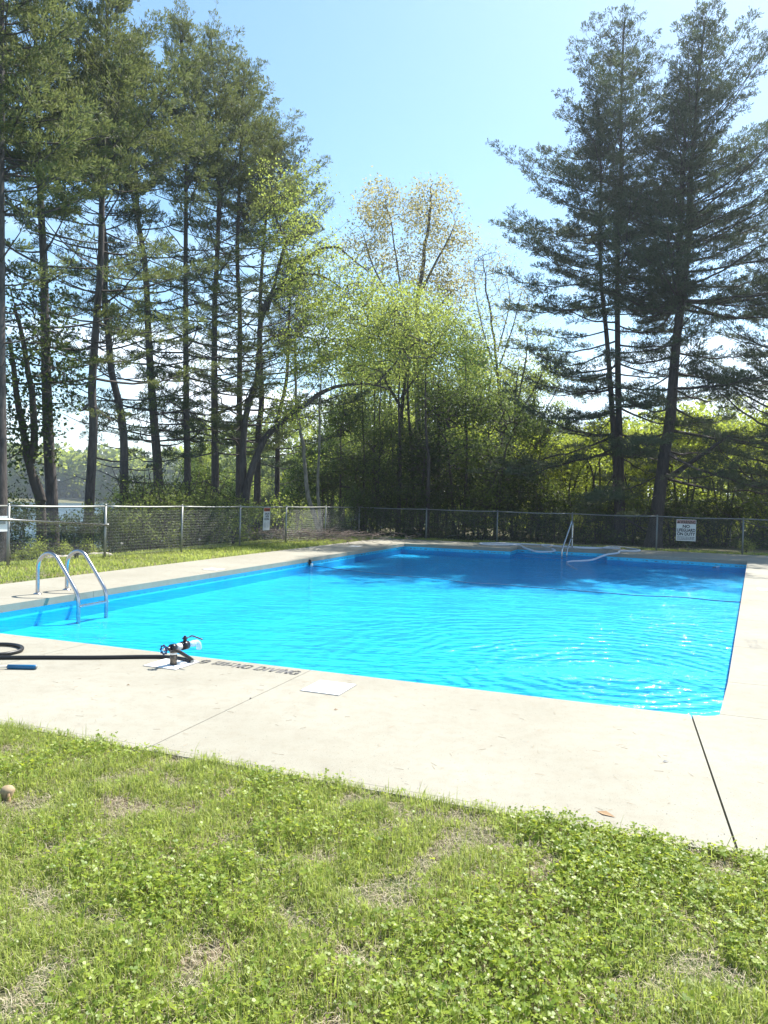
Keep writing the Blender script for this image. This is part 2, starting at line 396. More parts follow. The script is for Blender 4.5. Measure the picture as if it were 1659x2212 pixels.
for a, b in zip(tj[:-1], tj[1:]):
    pl = [(ER(a)+(0 if a > 6 else -.02), a+G), (ER(a)+2.6, a+G), (ER(b)+2.6, b-G), (ER(b), b-G)]
    slab(pl)
tl = [5.78, 8.9, 12.1, 15.3, 19.8, 22.3, 24.43]
sl = lambda t: -8.03-.19*(min(t, 19.8)-5.78)/14 if t <= 19.8 else -8.22-.06*(t-19.8)/4.6
so = lambda t: -9.85-.3*(t-8)/19
for a, b in zip(tl[:-1], tl[1:]): slab([(so(a), a+G), (sl(a), a+G), (sl(b), b-G), (so(b), b-G)])
TF = 27.25
slab([(so(24.43), 24.43+G), (-8.28-G, 24.43+G), (-8.28-G, TF), (so(27), TF)])
slab([(-8.28+G, 24.43), (-4.47, 24.43), (-4.47, 25.75-G), (-4.47, TF), (-8.28+G, TF)])
slab([(-4.47+G, 25.75), (-1.37-G, 25.75), (-1.37-G, TF), (-4.47+G, TF)])
bb = ER(23.78)
fe = lambda s: 24.43+(23.78-24.43)*(s+1.37)/(bb+1.37)
slab([(-1.37+G, 24.43), (.65-G, fe(.65)), (.65-G, TF), (-1.37+G, TF)])
slab([(.65+G, fe(.65)), (bb, 23.78+G), (bb+2.6, 23.78+G), (bb+2.9, TF), (.65+G, TF)])
# shell
m = MB(); FZ = -.37; n = len(POOL)
wall = [(-8.05, 5.76), (.30, 5.76), (.41, 5.775), (.49, 5.82), (.54, 5.9), (.565, 6.0), (bb+.02, 23.80), (-1.35, 24.45), (-1.35, 25.77), (-4.49, 25.77), (-4.49, 24.45), (-8.36, 24.45), (-8.36, 19.8), (-8.24, 19.8)]
wl = [wp2(*p) for p in wall]; k = len(wl)
m.add([(x, y, -.10) for x, y in wl]+[(x, y, FZ) for x, y in wl], [(i, k+i, k+(i+1) % k, (i+1) % k) for i in range(k)])
tri = geometry.tessellate_polygon([[Vector((x, y, 0)) for x, y in wl]])
m.add([(x, y, FZ) for x, y in wl], None, tri)
shell = m.build('pool_basin', MT['liner'], kind='structure')
m = MB()
wi = [(-8.04, 5.77), (.30, 5.77), (.405, 5.785), (.485, 5.83), (.53, 5.9), (.555, 6.0), (bb+.01, 23.79), (-1.36, 24.44), (-1.36, 25.76), (-4.48, 25.76), (-4.48, 24.44), (-8.35, 24.44), (-8.35, 19.81), (-8.23, 19.81)]
tri = geometry.tessellate_polygon([[Vector((x, y, 0)) for x, y in [wp2(*p) for p in wi]]])
WZ = -.205
m.add([(*wp2(*p), WZ) for p in wi], None, tri); wat = m.build('pool_water', MT['water'], kind='structure')
nn = [f.normal.z for f in wat.data.polygons]
if sum(nn) < 0: wat.data.flip_normals()
# alcove steps under water
m = MB()
for i, (t0, z) in enumerate(((25.0, -.31), (25.4, -.26))): m.box(-4.48, -1.36, t0, 25.76, FZ, z, W)
m.build('pool_steps', MT['liner'], kind='structure')

# ------------------------------------------------------------------ chain link fences
def link_panel(p0, p1, h, cell=.07, r=.0012, z0=.03):
    """woven wires between two posts: every wire a zigzag standing upright"""
    m = MB(); p0 = Vector(p0); p1 = Vector(p1); L = (p1-p0).length; d = (p1-p0)/L; nrm = Vector((-d.y, d.x, 0))
    nw = int(L/cell); nz = int((h-z0-.03)/(cell/2)); A = []; B = []
    for i in range(nw):
        for j in range(nz):
            sgn = 1 if (j+i) % 1 == 0 else -1
            xa = i*cell+(cell/2+.004 if j % 2 else -.004+cell*0); xb = i*cell+(cell/2+.004 if (j+1) % 2 else -.004)
            za = z0+j*cell/2; zb = z0+(j+1)*cell/2
            off = nrm*(.002 if j % 2 else -.002)
            A.append(tuple(p0+d*(xa+.02)+off+Vector((0, 0, za)))); B.append(tuple(p0+d*(xb+.02)-off+Vector((0, 0, zb))))
            # the neighbouring wire hooks in from the other side
        for j in range(nz):
            xa = i*cell+(cell/2-.004 if j % 2 == 0 else .004+cell)-.0; xb = i*cell+(cell/2-.004 if (j+1) % 2 == 0 else .004+cell)
            za = z0+j*cell/2; zb = z0+(j+1)*cell/2
            if xa+.02 > L or xb+.02 > L: continue
            A.append(tuple(p0+d*(xa+.02)+Vector((0, 0, za)))); B.append(tuple(p0+d*(xb+.02)+Vector((0, 0, zb))))
    m.segs(A, B, r, r, 3); return m
def fence(name, label, posts, h, mt, group=None, wire=.0015, cell=.07, prad=.028, rail=.021, sag=0.):
    o = thing(name, label, 'fence', (posts[0].x, posts[0].y, 0), group)
    for i, p in enumerate(posts):
        m = MB(); rr = prad*(1.25 if i in (0, len(posts)-1) else 1)
        m.tube([(p.x, p.y, -.2), (p.x, p.y, h+.005)], rr, 10)
        m.tube([(p.x, p.y, h+.005), (p.x, p.y, h+.03), (p.x, p.y, h+.045)], [rr*1.15, rr*1.0, rr*.3], 10)
        m.tube([(p.x, p.y, h*.62), (p.x, p.y, h*.62+.02)], rr*1.12, 10)
        m.build('post', mt, o, True)
    for a, b in zip(posts[:-1], posts[1:]):
        m = MB(); pts = []
        for q in range(7):
            t = q/6; p = a.lerp(b, t); pts.append((p.x, p.y, h-.012-sag*math.sin(math.pi*t)))
        m.tube(pts, rail, 8); m.build('top_rail', mt, o, True)
        link_panel((a.x, a.y, 0), (b.x, b.y, 0), h-.03, cell, wire).build('chain_link_mesh', mt, o, kind='stuff')
    return o
HF = 1.22
pl = [W(-12.3, 8.3), W(-12.18, 11.02), W(-12.07, 13.65), W(-11.95, 16.44), W(-11.84, 19.21), W(-11.72, 21.95), W(-11.60, 24.86), W(-11.47, 27.9)]
pf = [W(-11.47, 27.9), W(-8.52, 27.83), W(-5.63, 27.77), W(-2.8, 27.7), W(.16, 27.63), W(2.93, 27.57), W(5.7, 27.5), W(8.6, 27.43)]
fence('chain_link_fence', 'galvanised chain link fence along the sunny left lawn beside the lake', pl, HF, MT['galv'], 'chain link fences round the pool', sag=.012)
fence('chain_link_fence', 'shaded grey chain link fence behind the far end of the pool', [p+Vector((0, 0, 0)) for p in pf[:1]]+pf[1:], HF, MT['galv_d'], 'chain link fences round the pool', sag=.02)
pb = [W(-13+3.2*i, 32.3+.05*i) for i in range(9)]
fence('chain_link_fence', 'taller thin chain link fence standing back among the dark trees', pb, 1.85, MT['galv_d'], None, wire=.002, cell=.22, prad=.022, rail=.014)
# sloping pipe handrail in front of the left fence
o = thing('handrail', 'sloping steel pipe handrail fixed in front of the left chain link fence', 'handrail', tuple(W(-12.05, 13.65)))
m = MB(); m.tube([W(-12.2, 8.6, 1.06), W(-12.11, 11.02, .93), W(-12.0, 13.67, .765)], .024, 10); m.build('pipe', MT['steel'], o, True)
for s, t, z in ((-12.15, 11.02, .93), (-12.03, 13.65, .767)):
    m = MB(); m.tube([W(s-.03, t, z), W(s+.05, t, z)], .034, 8); m.build('bracket', MT['galv'], o, True)

# ------------------------------------------------------------------ signs
def text_mesh(body, size, material, parent, F, bold=.0, align='CENTER', xs=1.0):
    cu = bpy.data.curves.new('t', 'FONT'); cu.body = body; cu.size = size; cu.align_x = align; cu.offset = bold; cu.extrude = .0004
    ob = bpy.data.objects.new('t', cu); sc.collection.objects.link(ob)
    dg = bpy.context.evaluated_depsgraph_get(); me = bpy.data.meshes.new_from_object(ob.evaluated_get(dg)); me = me.copy()
    bpy.data.objects.remove(ob); bpy.data.curves.remove(cu)
    for v in me.vertices: v.co = F(v.co.x*xs, v.co.y, v.co.z)-Vector(parent['_o'])
    me.materials.clear(); me.materials.append(material); me.name = 'lettering'
    t = bpy.data.objects.new('lettering', me); sc.collection.objects.link(t); t.parent = parent; return t
def sign(name, label, c, right_, hh, ww, curl, lines, band, extra=None):
    o = thing(name, label, 'sign', tuple(c)); right_ = Vector(right_).normalized(); nr = Vector((right_.y, -right_.x, 0))
    upv = Vector((0, 0, 1))
    def F(x, y, z=0.): return c+right_*(x+curl*y)+upv*y+nr*(z+.0*x)
    def bow(x): return .0
    m = MB(); v = []; nx = 10
    for zz in (0, -.003):
        for y in (-hh/2, hh/2):
            for i in range(nx+1): v.append(tuple(F(-ww/2+ww*i/nx, y, zz+bow(-ww/2+ww*i/nx))))
    K = nx+1; q = []
    for i in range(nx): q += [(i, i+1, K+i+1, K+i), (2*K+i, 3*K+i, 3*K+i+1, 2*K+i+1), (i, 2*K+i, 2*K+i+1, i+1), (K+i, K+i+1, 3*K+i+1, 3*K+i)]
    m.add(v, q); m.build('panel', MT['sign'], o)
    m = MB()
    x = ww/2-.012; y0, y1 = hh/2-band-.012, hh/2-.012
    m.add([tuple(F(a, b, .0012)) for a, b in ((-x, y0), (x, y0), (x, y1), (-x, y1))], [(0, 1, 2, 3)]); m.build('orange_band', MT['orange' if curl else 'faded_red'], o)
    for a, b in ((-1, 1), (1, 1), (-1, -1), (1, -1)):
        m = MB(); p = F(a*(ww/2-.008), b*(hh/2-.008), .0); m.tube([p-nr*.02, p+nr*.003], .004, 6); m.build('tie', MT['galv'], o)
    for body, size, yy, mt_, bold, xs, al, x0 in lines:
        text_mesh(body, size, MT[mt_], o, lambda a, b, z, yy=yy, x0=x0: F(a+x0, b+yy, .002+z), bold, al, xs)
    if extra: extra(o, F)
    return o
fr_ = (pf[-1]-pf[1]).normalized()
c = at(1482, 1146, 1.0); 
def onfence(x, y, A, B, off=.05):
    d = ray(x, y); o = Vector((0, 0, EYE)); n = Vector((-(B-A).y, (B-A).x, 0)).normalized(); 
    if n.dot(o-A) < 0: n = -n
    return o+d*(((A+n*off)-o).dot(n)/d.dot(n))
def tri_extra(x, y, s):
    def f(o, F):
        m = MB(); m.add([tuple(F(x+a*s, y+b*s, .0022)) for a, b in ((-.55, -.45), (.55, -.45), (0, .5))], None, [(0, 1, 2)]); m.build('warning_triangle', MT['ink'], o)
        m = MB(); m.add([tuple(F(x+a*s*.12, y+b*s, .003)) for a, b in ((-.5, -.12), (.5, -.12), (.5, .25), (-.5, .25))], [(0, 1, 2, 3)]); m.build('warning_mark', MT['orange'], o)
    return f
c = onfence(1482, 1145.5, pf[4], pf[5])
fine = [('DANGER: SWIM AT YOUR OWN RISK', .028, -.205, 'ink', .0002, 1.05, 'CENTER', 0), ('CHILDREN UNDER 16 MUST BE WITH', .028, -.24, 'ink', .0002, 1.0, 'CENTER', 0), ('AN ADULT AT ALL TIMES', .028, -.275, 'ink', .0002, 1.0, 'CENTER', 0)]
dist = c.length
hh = 46/FP*c.y; ww = 36.5/FP*c.y/abs(fr_.x)
k = hh/.78
fine = []
rr = random.Random(3)
def greek(rows, x0, x1, hgt, mt_='ink_grey'):
    """print too fine to read in the photograph: broken strokes"""
    def f(o, F):
        for y in rows:
            m = MB(); x = x0
            while x < x1:
                wd = rr.uniform(.015, .055)*k; 
                m.add([tuple(F(a, b, .0022)) for a, b in ((x, y), (min(x+wd, x1), y), (min(x+wd, x1), y+hgt), (x, y+hgt))], [(0, 1, 2, 3)]); x += wd+.012*k
            m.build('fine_print', MT[mt_], o)
    return f
def both(*fs):
    def f(o, F):
        for g in fs: g(o, F)
    return f
S_ = hh/.78
sign('warning_sign', 'white warning sign reading no lifeguard on duty hung on the far fence', c, fr_, hh, ww, 0., [
    ('WARNING', .165*S_, hh/2-.15*S_, 'ink', .004*S_, ww/.92*.92, 'CENTER', .06*S_),
    ('NO', .155*S_, hh/2-.30*S_, 'ink', .006*S_, 1.0, 'CENTER', 0), ('LIFEGUARD', .155*S_, hh/2-.44*S_, 'ink', .006*S_, .78, 'CENTER', 0), ('ON DUTY', .155*S_, hh/2-.58*S_, 'ink', .006*S_, .86, 'CENTER', 0)],
    .14*S_, both(tri_extra(-ww/2+.075*S_, hh/2-.085*S_, .10*S_), greek([-hh/2+.13*S_, -hh/2+.085*S_, -hh/2+.04*S_], -ww/2+.04*S_, ww/2-.04*S_, .022*S_, 'ink')))
fl_ = (pl[5]-pl[4]).normalized()
c = onfence(576, 1121, pl[4], pl[5])
hh = 49/FP*c.y; S_ = hh/.8; ww = .40
def ring_extra(o, F):
    cx_, cy_, r_ = -ww*.20, -hh*.27, ww*.2
    m = MB(); v = []; q = []
    for i in range(24):
        a = 2*math.pi*i/24
        for r0 in (r_, r_*.86): v.append(tuple(F(cx_+r0*math.cos(a), cy_+r0*1.0*math.sin(a), .002)))
    for i in range(24): q.append((2*i, 2*((i+1) % 24), 2*((i+1) % 24)+1, 2*i+1))
    m.add(v, q); m.build('prohibition_ring', MT['ink_grey'], o)
    m = MB()
    for pts in (((-.5, .6), (.45, -.65)), ((-.35, -.6), (-.05, .1)), ((-.05, .1), (.3, .55))):
        (xa, ya), (xb, yb) = pts; d = Vector((xb-xa, yb-ya)).normalized(); nx_, ny_ = -d.y*.1, d.x*.1
        m.add([tuple(F(cx_+r_*a, cy_+r_*b, .0023)) for a, b in ((xa-nx_, ya-ny_), (xb-nx_, yb-ny_), (xb+nx_, yb+ny_), (xa+nx_, ya+ny_))], [(0, 1, 2, 3)])
    m.build('diver_symbol', MT['ink_grey'], o)
    m = MB()
    for i in range(6):
        y = -hh*.14-i*hh*.045; m.add([tuple(F(a, b, .002)) for a, b in ((ww*.07, y), (ww*.42, y), (ww*.42, y+.008), (ww*.07, y+.008))], [(0, 1, 2, 3)])
    m.build('fine_print', MT['ink_grey'], o)
sign('warning_sign', 'tall curled white warning sign reading shallow water no diving on the left fence', c, fl_, hh, ww, .05, [
    ('WARNING', .105*S_, hh/2-.115*S_, 'ink', .003*S_, .62, 'CENTER', .045), ('SHALLOW', .10*S_, hh/2-.25*S_, 'ink', .003*S_, .62, 'CENTER', .02),
    ('WATER', .10*S_, hh/2-.345*S_, 'ink', .003*S_, .66, 'CENTER', .02), ('NO DIVING', .10*S_, hh/2-.44*S_, 'ink', .003*S_, .60, 'CENTER', .01)],
    .12*S_, both(tri_extra(-ww/2+.05, hh/2-.075*S_, .07*S_), ring_extra))
# small weathered plate at the left edge of the picture
d0 = (pl[1]-pl[0]).normalized(); c = onfence(1, 1131, pl[0], pl[1])
o = thing('fence_plate', 'small blank weathered white plate hung on the fence at the left edge', 'plate', tuple(c))
m = MB(); m.box(-.16, .16, -.004, .004, -.16, .15, lambda x, y, z: c+d0*x+Vector((d0.y, -d0.x, 0))*y+Vector((0, 0, z))); m.build('panel', MT['white'], o)
m = MB(); m.box(-.11, .10, .005, .02, -.01, .10, lambda x, y, z: c+d0*x+Vector((d0.y, -d0.x, 0))*y+Vector((0, 0, z))); m.build('latch_plate', MT['galv'], o)

# ------------------------------------------------------------------ ladder at the left edge
o = thing('pool_ladder', 'stainless steel pool ladder with two arched rails at the left edge', 'ladder', tuple(gnd(104, 1279)))
prof = [(0, 0), (0, .2), (0, .40), (.035, .52), (.11, .595), (.20, .615), (.285, .575), (.35, .49), (.46, .33), (.565, .17), (.625, .07), (.655, -.04), (.66, -.25), (.66, -.365)]
b1 = Vector((-5.094, 10.665, 0)); b2 = Vector((-4.905, 11.216, 0))
for b in (b1, b2):
    m = MB(); m.tube([b+ax*x*1.17+Vector((0, 0, z)) for x, z in smoothpath(prof, 5)], .028, 14); m.build('rail', MT['steel'], o, True)
    m = MB(); m.tube([b+Vector((0, 0, z)) for z in (-.0005, .012, .022, .026)], [.062, .056, .036, .026], 16); m.build('escutcheon', MT['steel'], o, True)
for i, z in enumerate((-.125,)):
    m = MB(); e = b1+ax*.772; g = b2+ax*.772; L = (g-e).length; dd = (g-e)/L
    m.box(.0, L, -.04, .04, z-.012, z+.012, lambda x, y, zz: e+dd*x+ax*y+Vector((0, 0, zz))); m.build('step', MT['steel'], o)
    for q in (e, g): 
        m = MB(); m.tube([q+ax*-.03+Vector((0, 0, z)), q+ax*.045+Vector((0, 0, z))], .009, 8); m.build('bolt', MT['galv'], o, True)

# handrail of the stair alcove
hb = gnd(1235, 1178.5); hb = W(ST(hb)[0], 25.95)
hb = at(1236, 1178, hb.y)
hb.z = 0
o = thing('stair_handrail', 'bright bent steel handrail rising over the steps at the far end', 'handrail', tuple(hb))
toc = -bx*.95+ax*(-.25)
pr = [(0, 0), (0, .5), (0, .88), (.04, .965), (.10, .95), (.18, .80), (.5, .32), (.66, .08), (.70, -.05), (.71, -.36)]
m = MB(); m.tube([hb+toc*(x*1.35)+Vector((0, 0, z)) for x, z in smoothpath(pr, 5)], .025, 12); m.build('rail', MT['steel'], o, True)
pr = [(0, .36), (.10, .365), (.17, .33), (.3, .14), (.42, -.05), (.47, -.4)]
m = MB(); m.tube([hb+toc*(x*1.25)+Vector((0, 0, z))+ax*.02 for x, z in smoothpath(pr, 5)], .022, 10); m.build('lower_rail', MT['steel'], o, True)
m = MB(); m.tube([hb+Vector((0, 0, z)) for z in (-.0005, .012, .02)], [.07, .06, .03], 14); m.build('escutcheon', MT['steel'], o, True)

# ------------------------------------------------------------------ standpipe valve with hose
def cyl(m, a, b, r0, r1=None, n=14): m.tube([a, b], [r0, r0 if r1 is None else r1], n)
VB = Vector((-1.847, 6.433, 0))
o = thing('valve_assembly', 'white and black valve on a short brown standpipe at the near pool edge', 'valve', tuple(VB))
m = MB(); cyl(m, VB, VB+Vector((0, 0, .108)), .031, n=20); m.build('standpipe', MT['pipe'], o, True)
m = MB(); cyl(m, VB+Vector((0, 0, .100)), VB+Vector((0, 0, .118)), .034, n=20); m.build('silver_collar', MT['white'], o, True)
m = MB(); cyl(m, VB+Vector((0, 0, .118)), VB+Vector((0, 0, .14)), .037, .03, 20); m.build('tee_fitting', MT['pipe'], o, True)
va = Vector((.50, .866, 0)).normalized(); vp = Vector((va.y, -va.x, 0))
c0 = VB+Vector((.0, 0, .158))
Q = lambda d, u=0., z=0.: c0+va*d+vp*u+Vector((0, 0, z))
m = MB(); cyl(m, Q(-.10), Q(-.02), .018, n=12); cyl(m, Q(-.035), Q(.015), .036, n=20); m.build('union_nut', MT['blackp'], o, True)
m = MB(); cyl(m, Q(.015), Q(.10), .029, n=20); m.build('barrel', MT['white'], o, True)
m = MB(); cyl(m, Q(.10), Q(.165), .040, n=20); cyl(m, Q(.085), Q(.10), .034, n=20); m.build('valve_body', MT['blackp'], o, True)
m = MB(); cyl(m, Q(.135, 0, .03), Q(.135, 0, .075), .017); cyl(m, Q(.135, 0, .06), Q(.135, 0, .066), .027, n=8); cyl(m, Q(.135, 0, .075), Q(.135, 0, .088), .011); m.build('valve_stem', MT['blackp'], o, True)
m = MB(); lv = smoothpath([Q(.135, 0, .07), Q(.13, .05, .078), Q(.12, .09, .098), Q(.115, .13, .10), Q(.10, .245, .088)], 5)
m.tube(lv, .0048, 8); lev = m.build('lever', MT['steel'], o, True)
m = MB(); m.tube(lv[-14:], .007, 8); g_ = m.build('lever_grip', MT['pipe'], lev, True); 
for v_ in g_.data.vertices: v_.co = v_.co-Vector(o['_o'])
m = MB(); m.tube([Q(.165), Q(.21), Q(.235), Q(.25, 0, .0)], [.03, .026, .031, .031], 18); m.tube(smoothpath([Q(.24, 0, .0), Q(.28, .005, .004), Q(.30, .01, -.02), Q(.305, .01, -.06)], 4), [.026]*13, 16); m.build('clear_elbow', MT['clear'], o, True)
# round handwheel facing the lawn
hw = Q(-.115)
m = MB(); pts = [hw+vp*(.036*math.cos(a))+Vector((0, 0, .036*math.sin(a))) for a in np.linspace(0, 2*math.pi, 25)]; m.tube(pts, .0065, 8, False)
for i in range(8):
    a = 2*math.pi*i/8; p_ = hw+vp*(.041*math.cos(a))+Vector((0, 0, .041*math.sin(a))); m.tube([p_-va*.006, p_+va*.006], .007, 6)
hwo = m.build('handwheel', MT['navy'], o, True)
for i in range(5):
    a = 2*math.pi*i/5+.3; m = MB(); m.tube([hw, hw+vp*(.034*math.cos(a))+Vector((0, 0, .034*math.sin(a)))], .004, 6); s_ = m.build('spoke', MT['navy'], hwo)
    for v_ in s_.data.vertices: v_.co = v_.co-Vector(o['_o'])
m = MB(); cyl(m, hw-va*.008, hw+va*.006, .011); s_ = m.build('hub', MT['white'], o, True)
# black hose: comes in from the left along the deck, loops behind the pipe and up to the valve
hc = gnd(413, 1428, .02)
hp = [gnd(-260, 1424, .0175), gnd(-60, 1421, .0175), gnd(60, 1420, .0175), gnd(200, 1420, .0175), gnd(310, 1418.5, .0175), gnd(360, 1419, .0175), gnd(392, 1423, .0175), hc]
m = MB(); m.tube(smoothpath(hp, 8), .0175, 12); h_ = m.build('black_hose', MT['black'], smooth=True)
tag(h_, 'straight black rubber hose running along the near deck up to the valve', 'hose')
qe = Q(-.03, .015, -.004)
m = MB(); m.tube(smoothpath([hc+Vector((.012, .01, .004)), hc.lerp(qe, .3)+Vector((.006, 0, .014)), hc.lerp(qe, .65)+Vector((.0, 0, .014)), qe], 8), .0165, 12); m.build('inlet_hose', MT['black'], o, True)
m = MB(); m.tube([hc+Vector((-.008, -.004, 0)), hc+Vector((.016, .012, 0))], .0205, 12); m.build('hose_coupling', MT['galv'], o, True)
cl_ = [gnd(-40, 1395, .02), gnd(0, 1391.5, .02), gnd(30, 1393, .02), gnd(47, 1398, .02), gnd(44, 1405, .02), gnd(20, 1411, .02), gnd(-10, 1414, .02), gnd(-60, 1412, .035), gnd(-100, 1404, .05)]
m = MB(); m.tube(smoothpath(cl_, 8), .0175, 12); h_ = m.build('black_hose', MT['black'], smooth=True); tag(h_, 'looped end of black rubber hose coiled at the left edge of the near deck', 'hose')
m = MB(); m.tube(smoothpath([gnd(-30, 1414, .006), gnd(0, 1412, .006), gnd(22, 1408.5, .006), gnd(30, 1406, .006)], 5), .004, 6); h_ = m.build('thin_cord', MT['black'], smooth=True); tag(h_, 'thin black cord lying inside the hose loop on the deck', 'cord')
# blue-sleeved tool on the deck
g0, g1 = gnd(17, 1440, .02), gnd(78, 1441, .02)
o = thing('pool_tool', 'blue sleeved handle with two thin grey rods lying on the near deck', 'pool tool', tuple(g0))
m = MB(); m.tube([g0, g0+(g1-g0)*.97, g1], [.019, .020, .018], 16); m.build('sleeve', MT['blue'], o, True)
m = MB(); m.tube([g1, g1+(g1-g0).normalized()*.006], .015, 12); m.build('end_cap', MT['galv'], o, True)
for dz in (.011, -.011):
    m = MB(); m.tube([g0+Vector((0, dz, dz*.3)), gnd(-300, 1440, .02)+Vector((0, dz, dz*.3))], .0045, 8); m.build('rod', MT['galv'], o, True)

# ------------------------------------------------------------------ lids and markings
def lid(name, label, s0, s1, t0, t1, grp, inset=True):
    o = thing(name, label, 'lid', tuple(W((s0+s1)/2, (t0+t1)/2)), grp)
    m = MB(); m.box(s0, s1, t0, t1, .0008, .0045, W); m.build('frame', MT['ink_grey'], o)
    e = .006; m = MB(); m.box(s0+e, s1-e, t0+e, t1-e, .002, .0075, W); m.build('cover', MT['white'], o)
    p = W((s0+s1)/2, (t0+t1)/2); m = MB(); m.tube([p+Vector((0, 0, .0076)), p+Vector((0, 0, .0105))], .008, 8); m.build('screw', MT['galv_d'], o)
    m = MB(); p = W(s0+(s1-s0)*.8, (t0+t1)/2); m.tube([p+Vector((0, 0, .0076)), p+Vector((0, 0, .0085))], .006, 8); m.build('finger_hole', MT['ink'], o)
lid('skimmer_lid', 'square white skimmer lid on the bare near deck right of the joint', -2.57, -2.235, 5.11, 5.475, 'white lids set in the deck')
lid('skimmer_lid', 'square white skimmer lid under the valve standpipe', -4.19, -3.84, 5.24, 5.60, 'white lids set in the deck')
lid('skimmer_lid', 'square white skimmer lid on the deck behind the ladder', -8.65, -8.3, 12.6, 12.95, 'white lids set in the deck')
lid('skimmer_lid', 'square white skimmer lid in the shade on the far left deck', -9.2, -8.85, 21.5, 21.9, 'white lids set in the deck')
lid('skimmer_lid', 'square white skimmer lid on the right hand deck by the frame edge', 1.93, 2.3, 15.3, 15.7, 'white lids set in the deck')
GL = {'N': [[(0, 0), (0, 1)], [(.06, 1), (.62, 0)], [(.68, 0), (.68, 1)]], 'O': [[(.30, 1), (.1, .92), (0, .75), (0, .25), (.1, .08), (.30, 0)], [(.40, 0), (.6, .08), (.7, .25), (.7, .75), (.6, .92), (.40, 1)]],
      'D': [[(0, 0), (0, 1)], [(.1, 1), (.4, 1), (.6, .88), (.68, .65), (.68, .35), (.6, .12), (.4, 0), (.1, 0)]], 'I': [[(.1, 0), (.1, 1)]], 'V': [[(0, 1), (.32, 0)], [(.38, 0), (.7, 1)]],
      'G': [[(.66, .8), (.5, .97), (.3, 1), (.1, .9), (0, .7), (0, .3), (.1, .1), (.3, 0)], [(.4, 0), (.6, .06), (.68, .2), (.68, .46), (.42, .46)]], 'F': [[(0, 0), (0, 1)], [(.1, 1), (.6, 1)], [(.1, .52), (.5, .52)]],
      'E': [[(0, 0), (0, 1)], [(.1, 1), (.6, 1)], [(.1, .52), (.5, .52)], [(.1, 0), (.6, 0)]], 'T': [[(0, 1), (.65, 1)], [(.32, .9), (.32, 0)]], 'P': [[(0, 0), (0, 1)], [(.1, 1), (.45, 1), (.62, .88), (.62, .6), (.45, .48), (.1, .48)]],
      '9': [[(.62, .55), (.45, .45), (.15, .45), (0, .6), (0, .85), (.15, 1), (.3, 1)], [(.4, 1), (.55, .96), (.65, .8), (.65, .3), (.5, .06), (.3, 0), (.05, .06)]], ' ': []}
def stencil(words, o, mtl, org_s, org_t, hgt, wid, thick):
    x = org_s
    for ch in words:
        m = MB()
        for st_ in GL[ch]:
            for (xa, ya), (xb, yb) in zip(st_[:-1], st_[1:]):
                A_ = np.array([x+xa*wid, org_t+ya*hgt]); B_ = np.array([x+xb*wid, org_t+yb*hgt]); d = B_-A_; d /= np.linalg.norm(d); nn_ = np.array([-d[1], d[0]])*thick/2; e_ = d*thick*.25
                m.add([tuple(W(*p, .0026)) for p in (A_-e_-nn_, B_+e_-nn_, B_+e_+nn_, A_-e_+nn_)], [(0, 1, 2, 3)])
        if GL[ch]: m.build('letter', mtl, o)
        x += wid*(.48 if ch == 'I' else .55 if ch == ' ' else 1.0)
    return x
o = thing('depth_marking', 'worn grey stencilled words 9 feet deep no diving on the near deck', 'marking', tuple(W(-3.3, 5.6)))
stencil('9', o, MT['paint'], -3.84, 5.565, .115, .10, .024)
stencil('FEET', o, MT['paint'], -3.70, 5.645, .045, .052, .012)
stencil('DEEP', o, MT['paint'], -3.70, 5.575, .045, .052, .012)
stencil('NO DIVING', o, MT['paint'], -3.475, 5.562, .122, .087, .024)
def patch_marks(label, s, t, n, w_, h_):
    m = MB(); rr_ = random.Random(int(s*100)+n)
    for i in range(n):
        x = s+rr_.uniform(-w_, w_)/2; y = t+rr_.uniform(-h_, h_)/2; r_ = rr_.uniform(.003, .008)
        m.add([tuple(W(x+r_*math.cos(a), y+r_*math.sin(a)*.7, .0022)) for a in (0, 1.2, 2.5, 3.7, 5)], None, [(0, 1, 2), (0, 2, 3), (0, 3, 4)])
    tag(m.build('worn_marking', MT['ink_grey'], kind='stuff'), label, 'marking')
patch_marks('nearly worn away square of dark specks on the right hand deck', 1.12, 9.15, 210, .14, .62)
# small litter
def leafbit(label, s, t, L, mt_, rot):
    c = W(s, t); m = MB(); d = Vector((math.cos(rot), math.sin(rot), 0)); e_ = Vector((-d.y, d.x, 0))
    m.add([tuple(c+d*a*L+e_*b*L+Vector((0, 0, z))) for a, b, z in ((-.5, 0, .002), (-.1, .2, .011), (.5, 0, .003), (-.1, -.18, .005), (0, 0, .004))], None, [(0, 4, 1), (1, 4, 2), (2, 4, 3), (3, 4, 0)])
    tag(m.build('dead_leaf', mt_), label, 'leaf', 'dead leaves on the deck')
leafbit('small dark leaf curled on the near deck below the white lid', -2.1, 4.76, .035, MT['deadleaf'], .3)
leafbit('grey seed husk on the near deck left of the wide joint', .12, 4.64, .045, MT['ink_grey'], .1)
leafbit('dark leaf scrap caught on the long joint of the near deck', -2.80, 4.75, .03, MT['ink'], 1.2)
leafbit('small leaf scrap on the near deck below the black hose', -3.86, 4.66, .03, MT['deadleaf'], .1)
leafbit('reddish twig leaf by the near grass edge at the right', -.17, 3.72, .10, MT['deadleaf'], -.75)
leafbit('dark leaf on the far left deck in the tree shade', -9.3, 19.5, .06, MT['ink'], .4)
